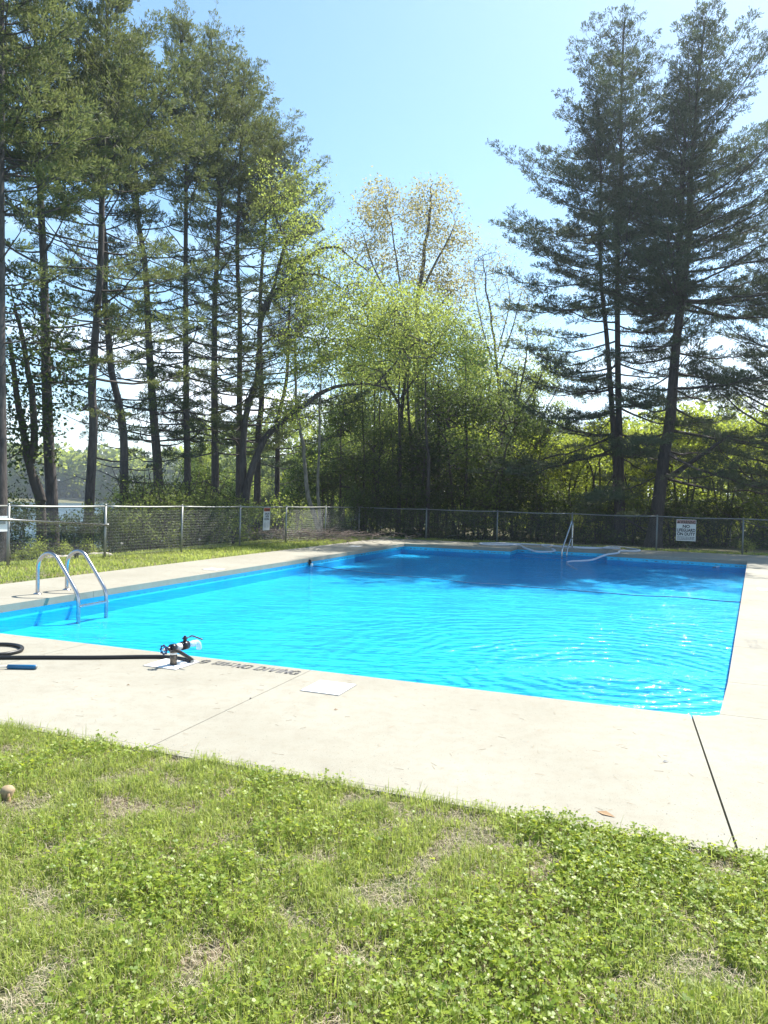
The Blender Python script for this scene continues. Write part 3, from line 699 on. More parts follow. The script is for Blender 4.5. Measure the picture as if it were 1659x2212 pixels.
# pine needles and grit blown over the deck
m = MB(); n_ = 260; s_n = rng.uniform(-5.5, 3, n_); t_n = rng.uniform(3.6, 5.7, n_); a_n = rng.uniform(0, 6.28, n_); L_n = rng.uniform(.012, .06, n_)
A_ = np.array([tuple(W(a, b, .0035)) for a, b in zip(s_n, t_n)]); m.segs(A_, A_+np.stack([np.cos(a_n)*L_n, np.sin(a_n)*L_n, np.zeros(n_)], 1), .0009, .0006, 3)
m.build('fallen_needles', MT['deadleaf'], kind='stuff')
m = MB(); n_ = 420; s_n = rng.uniform(-5.5, 3.1, n_); t_n = rng.uniform(3.55, 5.75, n_)**1.0; k_n = rng.random(n_) < .35; t_n = np.where(k_n, rng.uniform(3.54, 3.75, n_), t_n)
for a, b in zip(s_n, t_n):
    r_ = rng.uniform(.0012, .0035); c_ = W(a, b, .001); m.add([tuple(c_+Vector((x*r_, y*r_, z*r_))) for x, y, z in ((1, 0, 0), (0, 1, 0), (-1, 0, 0), (0, -1, 0), (0, 0, 1))], None, [(0, 1, 4), (1, 2, 4), (2, 3, 4), (3, 0, 4)])
m.build('deck_grit', MT['ink_grey'], kind='stuff')
# tan mushroom at the left of the lawn
p = gnd(16, 1722); 
o = thing('mushroom', 'tan round mushroom in the grass at the left edge of the lawn', 'mushroom', tuple(p))
m = MB(); m.tube([p+Vector((0, 0, z)) for z in (-.06, .0, .035, .052, .06)], [.020, .022, .036, .024, .003], 12); m.build('cap', MT['brownfungus'], o, True)
m = MB(); m.tube([p+Vector((.02, -.028, z)) for z in (-.05, .03)], [.02, .006], 8); m.build('stalk', MT['deadleaf'], o, True)

# ------------------------------------------------------------------ things in and round the water
r0, r1 = W(-8.25, 15.1, WZ+.02), W(1.55, 14.6, WZ+.02)
r0 = W(-8.2, 16.6, WZ); r1 = W(ER(14.9)-.01, 15.0, WZ)
rp = []
for i in range(41):
    t = i/40; p = r0.lerp(r1, t); p = p+bx*(-.55*math.sin(math.pi*t)**1.0+.05*math.sin(t*23)+.03*math.sin(t*51)); p.z = WZ+.004+.006*math.sin(t*37); rp.append(p)
m = MB(); m.tube(rp, .009, 8)
o = thing('safety_rope', 'thin dark safety rope floating across the pool from wall to wall', 'rope', tuple(r0)); m.build('rope', MT['rope'], o, True)
m = MB(); q = r0+ax*.05; m.tube([q+Vector((0, 0, z)) for z in (.17, .12, .02)], [.035, .04, .035], 10); m.build('wall_anchor', MT['ink'], o, True)
m = MB(); m.tube([q+ax*.05+Vector((0, 0, -.02)), q+ax*.05+Vector((0, 0, .07))], .035, 10); m.build('float', MT['white'], o, True)
def ribbed(pts, r, mtl, name, label, cat='hose'):
    P = smoothpath(pts, 26); rad = np.where(np.arange(len(P)) % 2 == 0, r, r*.84)
    m = MB(); m.tube(P, rad, 10); tag(m.build(name, mtl, smooth=False), label, cat); return P
hz = .03
ribbed([gnd(1340, 1184.5, hz), gnd(1240, 1181.5, hz), gnd(1170, 1177, hz), gnd(1090, 1173.6, hz), gnd(1043, 1173.3, hz), gnd(1040, 1175.5, hz), gnd(1080, 1177, hz), gnd(1120, 1177.5, hz), W(-4.1, 25.3, -.02), W(-3.6, 25.0, -.10), W(-3.1, 25.35, -.05), gnd(1170, 1177.6, hz), gnd(1195, 1178.2, hz)], .032, MT['hose'], 'vacuum_hose', 'pale ribbed vacuum hose looped on the far deck left of the stair handrail')
ribbed([gnd(1196, 1179.5, hz), gnd(1240, 1183, hz), gnd(1290, 1184.5, hz), gnd(1318, 1180.8, hz), gnd(1345, 1182, hz), gnd(1380, 1188, hz), gnd(1375, 1190.5, hz), gnd(1340, 1190.5, hz), W(-1.0, 24.36, .03), W(-1.35, 23.9, -.02), W(-1.75, 23.2, -.16), W(-2.4, 22.6, -.225), W(-2.0, 21.9, -.4)], .032, MT['hose'], 'vacuum_hose', 'pale ribbed vacuum hose dropping into the water right of the steps')
o = thing('telescopic_pole', 'thin pale telescopic pole slanting from the right deck into the far water', 'pole', tuple(W(1.2, 20.6)))
pa, pb_ = gnd(1541, 1226, -.22), gnd(1700, 1193, .06); pm = pa.lerp(pb_, .45)
m = MB(); m.tube([pa, pm], .013, 8); m.build('inner_tube', MT['white'], o, True); m = MB(); m.tube([pm, pb_+(pb_-pm)*.5], .018, 8); m.build('outer_tube', MT['hose'], o, True)
m = MB(); m.tube([pa-(pb_-pa).normalized()*.02, pa+(pb_-pa).normalized()*.14], .022, 8); m.build('tip', MT['galv'], o, True)

# ------------------------------------------------------------------ vegetation
def unit(v): return v/(np.linalg.norm(v, axis=-1, keepdims=True)+1e-9)
def needles(m, P, D, n, L, wd, spread, rg, tint):
    """star-like tufts: n flat needles bunches fanning out round each direction"""
    k = len(P)
    d = unit(D[:, None, :]+rg.normal(0, spread, (k, n, 3))); l = L*rg.uniform(.7, 1.15, (k, n, 1))
    side = unit(np.cross(d, rg.normal(0, 1, (k, n, 3))))*wd
    b = P[:, None, :]+d*.01
    v = np.stack([b, b+d*l+side*.5, b+d*l-side*.5], 2).reshape(-1, 3)
    q = np.arange(len(v)).reshape(-1, 3)
    ti = np.repeat((tint[:, None]+rg.normal(0, .12, (k, n))).clip(0, 1).ravel(), 3)
    m.add(v, None, q, ti)
def leaves(m, P, size, rg, tint, flat=.0, n=1, jit=.1):
    """small folded leaf blades scattered round the points"""
    k = len(P)*n; c = np.repeat(P, n, 0)+rg.normal(0, jit, (k, 3)); t0 = np.repeat(tint, n)+rg.normal(0, .15, k)
    a = unit(rg.normal(0, 1, (k, 3))*np.array([1, 1, 1-.6*flat])+np.array([0, 0, -.15]))
    b = unit(np.cross(a, rg.normal(0, 1, (k, 3))+np.array([0, 0, 2.5*flat])));  s = size*rg.uniform(.6, 1.25, (k, 1))
    v = np.stack([c, c+a*s*.45+b*s*.34, c+a*s, c+a*s*.45-b*s*.34], 1).reshape(-1, 3)
    m.add(v, np.arange(len(v)).reshape(-1, 4), None, np.repeat(t0.clip(0, 1), 4))
def interp_path(P, R_, z):
    zz = P[:, 2]; return np.array([np.interp(z, zz, P[:, i]) for i in range(3)]), np.interp(z, zz, R_)
def pine(name, label, cat, trunks, prof, zb, rg, mt_='needle', bias=(0, 0), dens=1., group='tall white pines round the pool', barkm='bark', bare=.45, extra=(), nn=6, step=.36, zd=None, droop=0, low=1.5):
    """trunks: list of (path points, base radius, top radius); prof(depth below top)->branch reach; zb: height of the lowest live branch"""
    base = trunks[0][0][0]; o = thing(name, label, cat, (base[0], base[1], gz(base[0], base[1])), group)
    nb = MB(); bm_ = MB(); sP = []; sD = []; sT = []; sA = []; sB = []; sr = []; se = []
    for path, r0, r1 in trunks:
        P = smoothpath(path, 5); n = len(P); zt = P[-1][2]; R_ = np.interp(P[:, 2], [P[0][2], zt], [r0, r1]); R_ = R_*(1+.75*np.exp(-(P[:, 2]-P[0][2])/.45))
        m = MB(); m.tube(P, R_, 12); m.build('trunk', MT[barkm], o, True)
        z = zb*.55 if bare > 0 else zb
        while z < zt-.15:
            live = z > zb; kk = (rg.integers(3, 6) if zd is None or z > zd else rg.integers(2, 4)) if live else rg.integers(1, 3)
            a0 = rg.uniform(0, 6.28)
            for i in range(kk):
                az = a0+i*6.28/kk+rg.normal(0, .3); dep = zt-z; c0, rr = interp_path(P, R_, z+rg.uniform(-.1, .1))
                k_ = 1+bias[0]*math.cos(az)+bias[1]*math.sin(az)
                L = prof(dep)*rg.uniform(.62, 1.12)*k_
                if not live: L = L*rg.uniform(.3, .8)
                if L < .12: L = .12
                el = R(np.interp(dep, [0, 2, 5, 12, 18], [64, 42, 22, 6-droop*.6, -4-droop])+rg.normal(0, 7))
                h = np.array([math.cos(az), math.sin(az), 0]); sd = np.array([-h[1], h[0], 0])
                ns = max(4, int(L/.35)); t = np.linspace(0, 1, ns+1)
                up_ = L*(math.tan(el)*t*.85+.11*t**2.2-.05*np.sin(t*3.1)); wv = rg.normal(0, .05*L)
                B_ = c0+np.outer(L*t*math.cos(el)**.5, h)+np.outer(up_, [0, 0, 1])+np.outer(wv*t*t+rg.normal(0, .02, ns+1), sd)
                B_[:, 2] += np.cumsum(rg.normal(0, .018*L, ns+1))*t; B_ += np.outer(np.cumsum(rg.normal(0, .015*L, ns+1))*t, sd)
                br = min(rr*.42, .010+.011*L); rads = br*(1-.82*t)
                sA += list(B_[:-1]); sB += list(B_[1:]); sr += list(rads[:-1]); se += list(rads[1:])
                if not live and rg.random() < .75:
                    # dead twigs
                    for _ in range(int(L*3)):
                        q = rg.integers(1, ns); e_ = B_[q]+(h*rg.uniform(.05, .4)+sd*rg.normal(0, .3)+np.array([0, 0, rg.normal(0, .12)])); sA.append(B_[q]); sB.append(e_); sr.append(.006); se.append(.002)
                    continue
                thin = .5 if not live else 1. if zd is None or z > zd else (.9 if droop else .40)
                tt = rg.uniform(.0, .1)+ (.30 if dep > 4 else .12)
                tt = min(tt, .5)*(.55 if droop else 1); stp = .135/dens/L; sg = 1; ctint = rg.uniform(.2, .8)
                while tt < 1.0:
                    if rg.random() < thin:
                        j = tt*ns; a_ = int(min(j, ns-1)); p = B_[a_]*(1-(j-a_))+B_[a_+1]*(j-a_); dr = unit(B_[a_+1]-B_[a_])
                        ang = R(rg.uniform(35, 62)); d2 = unit(dr*math.cos(ang)+sd*sg*math.sin(ang)+np.array([0, 0, rg.normal(.10, .14)]))
                        l2 = min(.95, .22+.30*L*(1.05-tt))*rg.uniform(.6, 1.2); e_ = p+d2*l2+np.array([0, 0, .06*l2])
                        sA.append(p); sB.append(e_); sr.append(.006); se.append(.0025)
                        u = np.arange(.30*l2, l2, .115)/l2; u = np.append(u, 1.0)
                        u = np.concatenate([u, u-.02, u+.02]); sdd = unit(np.cross(d2, [0, 0, 1.])); of = np.outer(np.concatenate([np.zeros(len(u)//3), np.full(len(u)//3, 1.), np.full(len(u)//3, -1.)])*rg.uniform(.07, .2, len(u)), sdd); q_ = p+np.outer(u, e_-p)+of+rg.normal(0, .03, (len(u), 3))
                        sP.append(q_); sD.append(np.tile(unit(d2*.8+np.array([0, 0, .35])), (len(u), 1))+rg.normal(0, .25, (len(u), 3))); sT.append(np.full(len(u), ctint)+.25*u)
                    sg = -sg; tt += stp*rg.uniform(.7, 1.3)
                sP.append(B_[-2:]); sD.append(np.tile(unit(B_[-1]-B_[-2]+np.array([0, 0, .1])), (2, 1))); sT.append(np.array([.6, .9]))
            z += step*rg.uniform(.75, 1.25)*((1 if zd is None or z > zd else low) if live else 1.8)
        sP.append(P[-3:]); sD.append(np.tile([0, 0, 1.], (3, 1))); sT.append(np.full(3, .8))
    for pts, r0, r1 in extra:
        m = MB(); e_ = smoothpath(pts, 5); m.tube(e_, np.linspace(r0, r1, len(e_)), 8); m.build('limb', MT[barkm], o, True)
    sP = np.concatenate(sP); sD = np.concatenate(sD); sT = np.concatenate(sT)
    m = MB(); m.segs(sA, sB, np.array(sr), np.array(se), 3); b = m.build('branches', MT[barkm], o, kind='stuff')
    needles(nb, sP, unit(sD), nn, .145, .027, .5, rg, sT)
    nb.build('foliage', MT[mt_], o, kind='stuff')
    return o
def skel_tree(name, label, cat, limbs, blobs, rg, leafm, barkm, size, per, group=None, jit=.13, flat=.2, twr=.0045, o=None, leafkeep=1.0, tintv=(.2, .9)):
    """limbs: list of (points, r0, r1); blobs: (centre, radii, number of twig ends) filled by growing towards the nearest wood"""
    base = limbs[0][0][0]
    if o is None: o = thing(name, label, cat, tuple(base), group)
    N = []; RR = []; 
    for i, (pts, r0, r1) in enumerate(limbs):
        P = smoothpath(pts, 6); L_ = np.linalg.norm(P[-1]-P[0]); P = P+np.cumsum(rg.normal(0, .0028*L_, P.shape), 0)*np.linspace(0, 1, len(P))[:, None]*[1, 1, .2];  r = np.linspace(1, 0, len(P))**.8*(r0-r1)+r1
        m = MB(); m.tube(P, r, 10); m.build('trunk' if i == 0 else 'limb', MT[barkm], o, True)
        keep = slice(int(len(P)*(.35 if i == 0 else .1)), None); N.append(P[keep]); RR.append(r[keep])
    N = np.concatenate(N); RR = np.concatenate(RR); n0 = len(N)
    T = np.concatenate([np.asarray(c)+unit(rg.normal(0, 1, (k, 3)))*(rg.uniform(0, 1, (k, 1))**.42)*np.asarray(rad) for c, rad, k in blobs])
    d0 = np.array([np.min(((N-t)**2).sum(1)) for t in T]); T = T[np.argsort(d0)]
    nodes = [N]; par = [np.full(n0, -1)]; cnt = n0; allN = np.zeros((n0+len(T)*14, 3)); allN[:n0] = N; P_ = np.full(len(allN), -1); tips = []
    for t in T:
        d = ((allN[:cnt]-t)**2).sum(1); d = d+np.where(np.arange(cnt) < n0, 0.0, .05); j = int(np.argmin(d)); a = allN[j]; L = np.linalg.norm(t-a); k = min(12, max(1, int(L/.32)))
        last = j; mid = rg.normal(0, .09*L, 3)+np.array([0, 0, .08*L])
        for i in range(1, k+1):
            u = i/k; allN[cnt] = a+(t-a)*u+mid*math.sin(math.pi*u); P_[cnt] = last; last = cnt; cnt += 1
        tips.append(last)
    w_ = np.zeros(cnt); w_[tips] = 1
    for i in range(cnt-1, n0-1, -1): w_[P_[i]] += w_[i]
    idx = np.arange(n0, cnt); r = np.minimum(twr*np.sqrt(w_[idx]+.2), np.where(P_[idx] < n0, RR[np.clip(P_[idx], 0, n0-1)]*.9, 9)); pr_ = np.where(P_[idx] < n0, r, np.minimum(twr*np.sqrt(w_[P_[idx]]+.2), r*1.5))
    m = MB(); m.segs(allN[P_[idx]], allN[idx], pr_, r, 3); m.build('branches', MT[barkm], o, kind='stuff')
    thin = idx[w_[idx] <= 5]; thin = thin[rg.random(len(thin)) < leafkeep]
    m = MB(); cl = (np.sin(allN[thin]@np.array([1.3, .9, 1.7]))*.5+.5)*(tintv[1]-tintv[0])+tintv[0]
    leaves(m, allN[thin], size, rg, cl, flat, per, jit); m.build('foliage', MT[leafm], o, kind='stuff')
    return o
def path(dist, pts, r0=None):
    """picture points -> upright path at one distance; first point is dropped to the ground"""
    P = [np.array(at(x, y, dist)) for x, y in pts]; b = P[0].copy(); b[2] = gz(b[0], b[1])-.15; b[0] -= (P[1][0]-P[0][0])*.3
    return [b]+P
rg = np.random.default_rng(11)
cone = lambda mx, k=.55, p=.8: (lambda d: min(mx, k*max(d, .05)**p+.15))
# --- left row of pines, counted from the left edge
pine('pine_tree', 'thick trunked pine cut by the left edge of the picture', 'pine', [(path(16.0, [(-4, 1095), (-4, 800), (-2, 400), (2, 0), (5, -230), (6, -330)]), .20, .03)], cone(3.4), 6.2, rg, bias=(-.1, .2), zd=7.4, dens=.74)
pine('pine_tree', 'pine with dark furrowed trunk second from the left rising beside the leafy leaning tree', 'pine', [(path(19, [(112, 1085), (104, 930), (97, 700), (95, 578), (86, 400), (80, 200), (76, 30), (78, -60)]), .165, .03)], cone(2.7, .6), 4.0, rg, zd=9, dens=.84)
pine('pine_tree', 'slender straight pine with a pale grey trunk left of the bowed pine', 'pine', [(path(20.5, [(193, 1092), (202, 918), (199, 830), (212, 649), (217, 578), (222, 361), (228, 180), (232, 20), (233, -90)]), .145, .03)], cone(2.9, .6), 3.6, rg, bias=(.15, 0), zd=9.6, dens=.84)
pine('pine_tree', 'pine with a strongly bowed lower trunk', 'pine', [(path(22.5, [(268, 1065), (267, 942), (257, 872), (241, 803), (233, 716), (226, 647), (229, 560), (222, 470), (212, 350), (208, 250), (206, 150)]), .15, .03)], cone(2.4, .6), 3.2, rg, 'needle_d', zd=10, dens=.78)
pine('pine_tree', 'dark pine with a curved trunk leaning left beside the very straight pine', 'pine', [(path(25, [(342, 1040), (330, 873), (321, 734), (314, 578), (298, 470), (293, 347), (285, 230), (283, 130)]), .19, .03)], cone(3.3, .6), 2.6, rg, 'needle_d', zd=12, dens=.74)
pine('pine_tree', 'very straight pine whose pointed top stands clear against the sky', 'pine', [(path(26, [(405, 1030), (402, 820), (401, 578), (402, 347), (398, 208), (392, 110), (387, 52)]), .145, .03)], cone(3.0, .6), 3.0, rg, zd=12.4, dens=.74)
pine('pine_tree', 'tall pine with slightly swaying trunk right of the very straight pine', 'pine', [(path(27.5, [(465, 1038), (463, 820), (464, 647), (468, 578), (473, 434), (470, 300), (462, 180), (455, 75)]), .17, .03)], cone(3.3, .62), 3.0, rg, bias=(.15, 0), zd=12.4, dens=.74)
pine('pine_tree', 'pine rising behind the pale curved twin stems and leaning out over the pool side', 'pine', [(path(29, [(516, 1085), (517, 890), (518, 682), (513, 578), (515, 455), (520, 330), (524, 220), (528, 150)]), .155, .03)], cone(3.9, .66), 3.4, rg, bias=(.22, 0), zd=12.4, dens=.74)
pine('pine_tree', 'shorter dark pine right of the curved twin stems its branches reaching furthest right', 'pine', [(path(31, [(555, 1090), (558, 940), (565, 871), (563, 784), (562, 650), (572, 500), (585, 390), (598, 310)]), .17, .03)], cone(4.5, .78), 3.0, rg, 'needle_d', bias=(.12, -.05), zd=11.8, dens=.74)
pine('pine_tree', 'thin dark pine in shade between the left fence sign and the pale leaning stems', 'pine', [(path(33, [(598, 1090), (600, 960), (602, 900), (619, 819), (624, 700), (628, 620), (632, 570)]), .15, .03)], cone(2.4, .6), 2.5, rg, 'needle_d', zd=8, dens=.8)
# --- right group
pine('pine_tree', 'great twin trunked dark pine right of the sky gap', 'pine', [
    (path(29.5, [(1341, 1060), (1336, 867), (1334, 721), (1334, 576), (1341, 363), (1343, 182), (1348, 60), (1351, 42)]), .165, .03),
    (path(29.5, [(1333, 1060), (1321, 867), (1310, 721), (1299, 612), (1296, 500), (1298, 400), (1296, 290), (1294, 240)]), .15, .03)],
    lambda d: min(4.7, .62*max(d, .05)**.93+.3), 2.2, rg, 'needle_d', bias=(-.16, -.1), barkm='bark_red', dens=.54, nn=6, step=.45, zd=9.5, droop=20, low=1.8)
pine('pine_tree', 'great dark pine beside the lifeguard sign forking into two leaders', 'pine', [
    (path(27.8, [(1416, 1135), (1436, 976), (1448, 903), (1459, 758), (1474, 631), (1488, 509), (1492, 381), (1500, 291), (1512, 145), (1519, 80), (1523, 46)]), .26, .03),
    ([np.array(at(x, y, 27.9)) for x, y in ((1472, 650), (1467, 545), (1474, 400), (1479, 300), (1485, 210))], .15, .03)],
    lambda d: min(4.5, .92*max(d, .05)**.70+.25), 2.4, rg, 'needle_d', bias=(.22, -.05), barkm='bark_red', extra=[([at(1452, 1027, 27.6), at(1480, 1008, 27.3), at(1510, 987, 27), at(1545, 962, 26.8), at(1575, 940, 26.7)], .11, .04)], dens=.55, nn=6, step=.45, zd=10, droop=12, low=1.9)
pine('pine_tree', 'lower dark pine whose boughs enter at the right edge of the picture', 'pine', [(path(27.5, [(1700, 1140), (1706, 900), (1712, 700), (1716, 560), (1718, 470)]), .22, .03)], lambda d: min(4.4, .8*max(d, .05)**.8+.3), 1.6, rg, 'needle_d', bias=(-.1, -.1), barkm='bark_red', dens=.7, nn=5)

# --- broadleaved trees one by one
A3 = lambda x, y, d: np.array(at(x, y, d))
def limb(d, pts): return [A3(x, y, d+(q[0] if q else 0)) for x, y, *q in pts]
skel_tree('broadleaf_tree', 'dark leafy tree with leaning forked stems beside the second pine from the left', 'tree', [
    (path(18.3, [(88, 1090), (74, 1040), (62, 985), (52, 930)]), .125, .08), (limb(18.3, [(52, 930), (38, 870), (30, 800), (22, 730)]), .09, .04), (limb(18.3, [(66, 1000), (74, 950), (70, 860), (58, 790), (44, 720), (26, 660)]), .10, .035), (limb(18.3, [(92, 1085), (84, 1050), (68, 1010)]), .10, .06)],
    [(A3(60, 700, 18.3), (1.1, 1.3, 1.5), 190), (A3(45, 850, 18.3), (.9, 1.2, 1.2), 130), (A3(130, 790, 18.6), (.8, .8, 1.2), 90), (A3(30, 960, 18), (.6, 1, .9), 60), (A3(95, 930, 18.3), (.6, .8, 1.0), 45)], rg, 'leaf_d', 'twig', .11, 8, 'broadleaved trees beyond the fences')
sp = skel_tree('curved_tree', 'pale barked tree with two long stems curving over the pool corner', 'tree', [
    (path(27, [(527, 1090), (525, 1020), (525, 958), (532, 888), (556, 812), (562, 750), (568, 697), (584, 645), (619, 611), (650, 592), (662, 565), (693, 537), (731, 528), (752, 537), (802, 579)]), .14, .02),
    (limb(26.8, [(530, 1092), (536, 1045), (556, 986), (581, 940), (619, 906), (654, 878), (685, 854), (702, 843), (730, 833), (775, 828), (813, 831), (845, 843)]), .145, .02),
    (limb(26.8, [(813, 831), (838, 802), (858, 777), (862, 743), (845, 708)]), .04, .015), (limb(27, [(577, 672), (607, 560), (617, 520), (600, 480), (592, 430), (585, 390)]), .07, .02), (limb(27, [(650, 592), (700, 598), (760, 640)]), .05, .015), (limb(27, [(565, 745), (600, 725), (660, 728), (720, 745)]), .05, .015)],
    [(A3(625, 430, 27), (1.6, 1.6, 1.5), 120), (A3(640, 520, 26.6), (1.5, 1.5, 1.2), 130), (A3(700, 620, 26.6), (2.0, 1.8, 1.2), 230), (A3(790, 690, 26.4), (2.5, 2.2, 1.5), 420), (A3(890, 740, 26.4), (2.2, 1.8, 1.2), 330), (A3(730, 780, 26.4), (1.8, 1.6, .9), 150), (A3(640, 750, 26.6), (1.3, 1.2, 1.0), 90), (A3(970, 780, 26.6), (1.6, 1.4, 1.0), 170), (A3(625, 880, 26.6), (.9, .9, .9), 50)], rg, 'leaf_y', 'bark', .09, 27, 'broadleaved trees beyond the fences', tintv=(.15, .95), jit=.22)
skel_tree('budding_tree', 'bushy light green tree filling the gap under the golden leaved tree', 'tree', [
    (path(34, [(860, 1090), (862, 950), (868, 850), (875, 760), (880, 690)]), .14, .02), (limb(34, [(866, 880), (820, 800), (790, 740), (770, 680)]), .07, .015), (limb(34, [(867, 860), (920, 780), (960, 720), (990, 680)]), .07, .015)],
    [(A3(800, 720, 34), (2.2, 2, 1.6), 200), (A3(900, 700, 34), (2.4, 2, 1.6), 240), (A3(985, 720, 34), (2.0, 2, 1.6), 180), (A3(860, 800, 34), (2.6, 2, 1.4), 160), (A3(1010, 830, 34), (1.8, 2, 1.6), 110)], rg, 'leaf_y', 'twig', .11, 30, 'broadleaved trees beyond the fences', jit=.3)
skel_tree('budding_tree', 'tall airy tree with golden new leaves in the gap between the pines', 'tree', [
    (path(44, [(905, 1090), (902, 900), (900, 740), (902, 635), (912, 560), (923, 485), (930, 430), (935, 398)]), .22, .02), (limb(44, [(902, 800), (885, 720), (868, 640), (858, 560), (843, 480), (830, 420)]), .09, .012), (limb(44, [(905, 640), (940, 570), (968, 520), (985, 480)]), .09, .02), (limb(44, [(884, 720), (840, 640), (805, 570), (785, 500)]), .08, .02), (limb(44, [(902, 720), (950, 660), (985, 620)]), .08, .02)],
    [(A3(820, 450, 44), (1.5, 1.8, 1.6), 190), (A3(930, 450, 44), (1.8, 2, 1.6), 210), (A3(790, 540, 44), (1.7, 1.9, 1.7), 150), (A3(900, 560, 44), (2.4, 2.2, 2.0), 170), (A3(980, 520, 44), (1.2, 1.5, 1.4), 90), (A3(960, 620, 44), (2.2, 2, 1.5), 220), (A3(850, 640, 44), (2.2, 2, 1.8), 120)], rg, 'leaf_o', 'twig', .145, 16, 'broadleaved trees beyond the fences', jit=.26)
skel_tree('budding_tree', 'half bare budding tree showing its fine twigs left of the right hand pines', 'tree', [
    (path(40, [(1085, 1090), (1082, 900), (1078, 800), (1070, 700), (1062, 620), (1056, 560)]), .12, .015), (limb(40, [(1080, 830), (1050, 740), (1030, 660), (1020, 590)]), .05, .01), (limb(40, [(1079, 790), (1110, 700), (1130, 620)]), .05, .01), (limb(40, [(1075, 760), (1100, 660), (1095, 600)]), .04, .01)],
    [(A3(1050, 580, 40), (1.7, 1.6, 1.4), 260), (A3(1030, 690, 40), (1.8, 1.6, 1.6), 220), (A3(1110, 660, 40), (1.6, 1.5, 1.7), 240), (A3(1080, 760, 40), (2.0, 1.6, 1.4), 220)], rg, 'leaf_o', 'twig', .10, 8, 'broadleaved trees beyond the fences', leafkeep=.6, jit=.2)
skel_tree('budding_tree', 'low half bare tree with a leaning stem behind the left boughs of the twin pine', 'tree', [
    (path(38, [(1105, 1090), (1112, 950), (1125, 860), (1142, 790), (1150, 720)]), .10, .015), (limb(38, [(1118, 900), (1160, 830), (1190, 770)]), .07, .015)],
    [(A3(1150, 740, 38), (1.6, 1.5, 1.5), 130), (A3(1180, 800, 38), (1.4, 1.5, 1.2), 90), (A3(1110, 840, 38), (1.5, 1.5, 1.5), 90)], rg, 'leaf_y', 'twig', .12, 7, 'broadleaved trees beyond the fences', leafkeep=.8)
for i, (lab, pts, r) in enumerate((('pale leaning stem with torn bark low on the lake side, left of the pair', [(688, 1150), (676, 1105), (664, 1062), (657, 975), (650, 871), (647, 750), (650, 650)], .12), ('straighter pale stem, right of the leaning pair', [(693, 1135), (689, 1090), (685, 1045), (688, 923), (688, 854), (690, 760)], .09))):
    skel_tree('pale_stemmed_tree', lab, 'tree', [(path(29.3+i, pts), r, .02)], [(np.array(at(pts[-1][0]+10, pts[-1][1]+40, 29.3+i)), (1.2, 1.2, 2.2), 70), (np.array(at(pts[-2][0], pts[-2][1]+60, 29.3+i)), (.9, .9, 1.2), 30)], rg, 'leaf_g', 'bark_pale', .08, 4, 'broadleaved trees beyond the fences')
# bright tree just left of the corner of the pool, sapling leaning over the fence
skel_tree('sapling', 'bright green sapling leaning over the fence right of the shallow water sign', 'sapling', [(path(25.4, [(612, 1150), (610, 1110), (604, 1075), (615, 1050)]), .03, .01)], [(A3(606, 1095, 25.2), (.5, .4, .6), 45)], rg, 'leaf_y', 'twig', .11, 5)

# --- understorey behind the far fence: three trees built once, then copied
def understory(leafm, hgt, wid, n, size, per, stems, rgx, low=.02):
    o = thing('understory_tree', None, None, (0, 0, 0)); b = np.array([0, 0, -.1]); lim = []
    for k_ in range(stems):
        a = rgx.uniform(0, 6.28); e = np.array([math.cos(a), math.sin(a), 0])*rgx.uniform(.15, .5)*wid
        lim.append(([b+e*.15, b+e*.3+[0, 0, hgt*.3], b+e*.6+[0, 0, hgt*.6], b+e+[0, 0, hgt*.72]], .055*hgt/5, .012))
    bl = []
    for k_ in range(9):
        z = hgt*rgx.uniform(low, .95); a = rgx.uniform(0, 6.28); r_ = wid*rgx.uniform(.1, .75)*(1.1-.5*z/hgt)
        bl.append((np.array([r_*math.cos(a), r_*math.sin(a), z]), (wid*.45, wid*.45, hgt*.13), n//9))
    return skel_tree('', '', '', lim, bl, rgx, leafm, 'twig', size, per, o=o, jit=.16, flat=.4)
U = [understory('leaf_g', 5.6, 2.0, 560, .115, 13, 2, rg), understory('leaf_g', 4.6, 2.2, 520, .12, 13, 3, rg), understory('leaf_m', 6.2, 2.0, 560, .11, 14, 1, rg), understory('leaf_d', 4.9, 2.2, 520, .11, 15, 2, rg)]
def place(src, used, loc, rot, s, label, cat, group, name):
    o = src if not used else copy_tree(src); o.location = loc; o.rotation_euler = (0, 0, rot); o.scale = (s, s, s*rg.uniform(.92, 1.08)); o.name = name
    if '_o' in o: del o['_o']
    tag(o, label, cat, group); return o
seen_ = [0]*8
def putu(k_, x, d, s, label, group):
    p = at(x, 1090, d); z = gz(p.x, p.y); place(U[k_], seen_[k_], (p.x, p.y, z), rg.uniform(0, 6.28), s, label, 'tree', group, 'understory_tree'); seen_[k_] += 1
LD, GD = 'dark leafed low tree in the shade behind the centre of the far fence', 'dark low trees behind the centre of the far fence'
LB, GB = 'low maple with sunlit yellow green leaves behind the right half of the far fence', 'sunlit low maples behind the right half of the far fence'
for x, d, k_, s in ((735, 33, 2, .86), (782, 34.5, 3, 1.0), (822, 32.5, 2, .95), (868, 35, 2, 1.1), (905, 31.5, 3, .98), (948, 34, 2, 1.05), (990, 31.5, 2, .95), (1030, 34, 3, 1.15), (1062, 31, 2, .95), (1105, 33, 3, 1.05), (1145, 31.2, 2, .82), (700, 35.5, 3, .8)): putu(k_, x, d, s*rg.uniform(.8, 1.25), LD, GD)
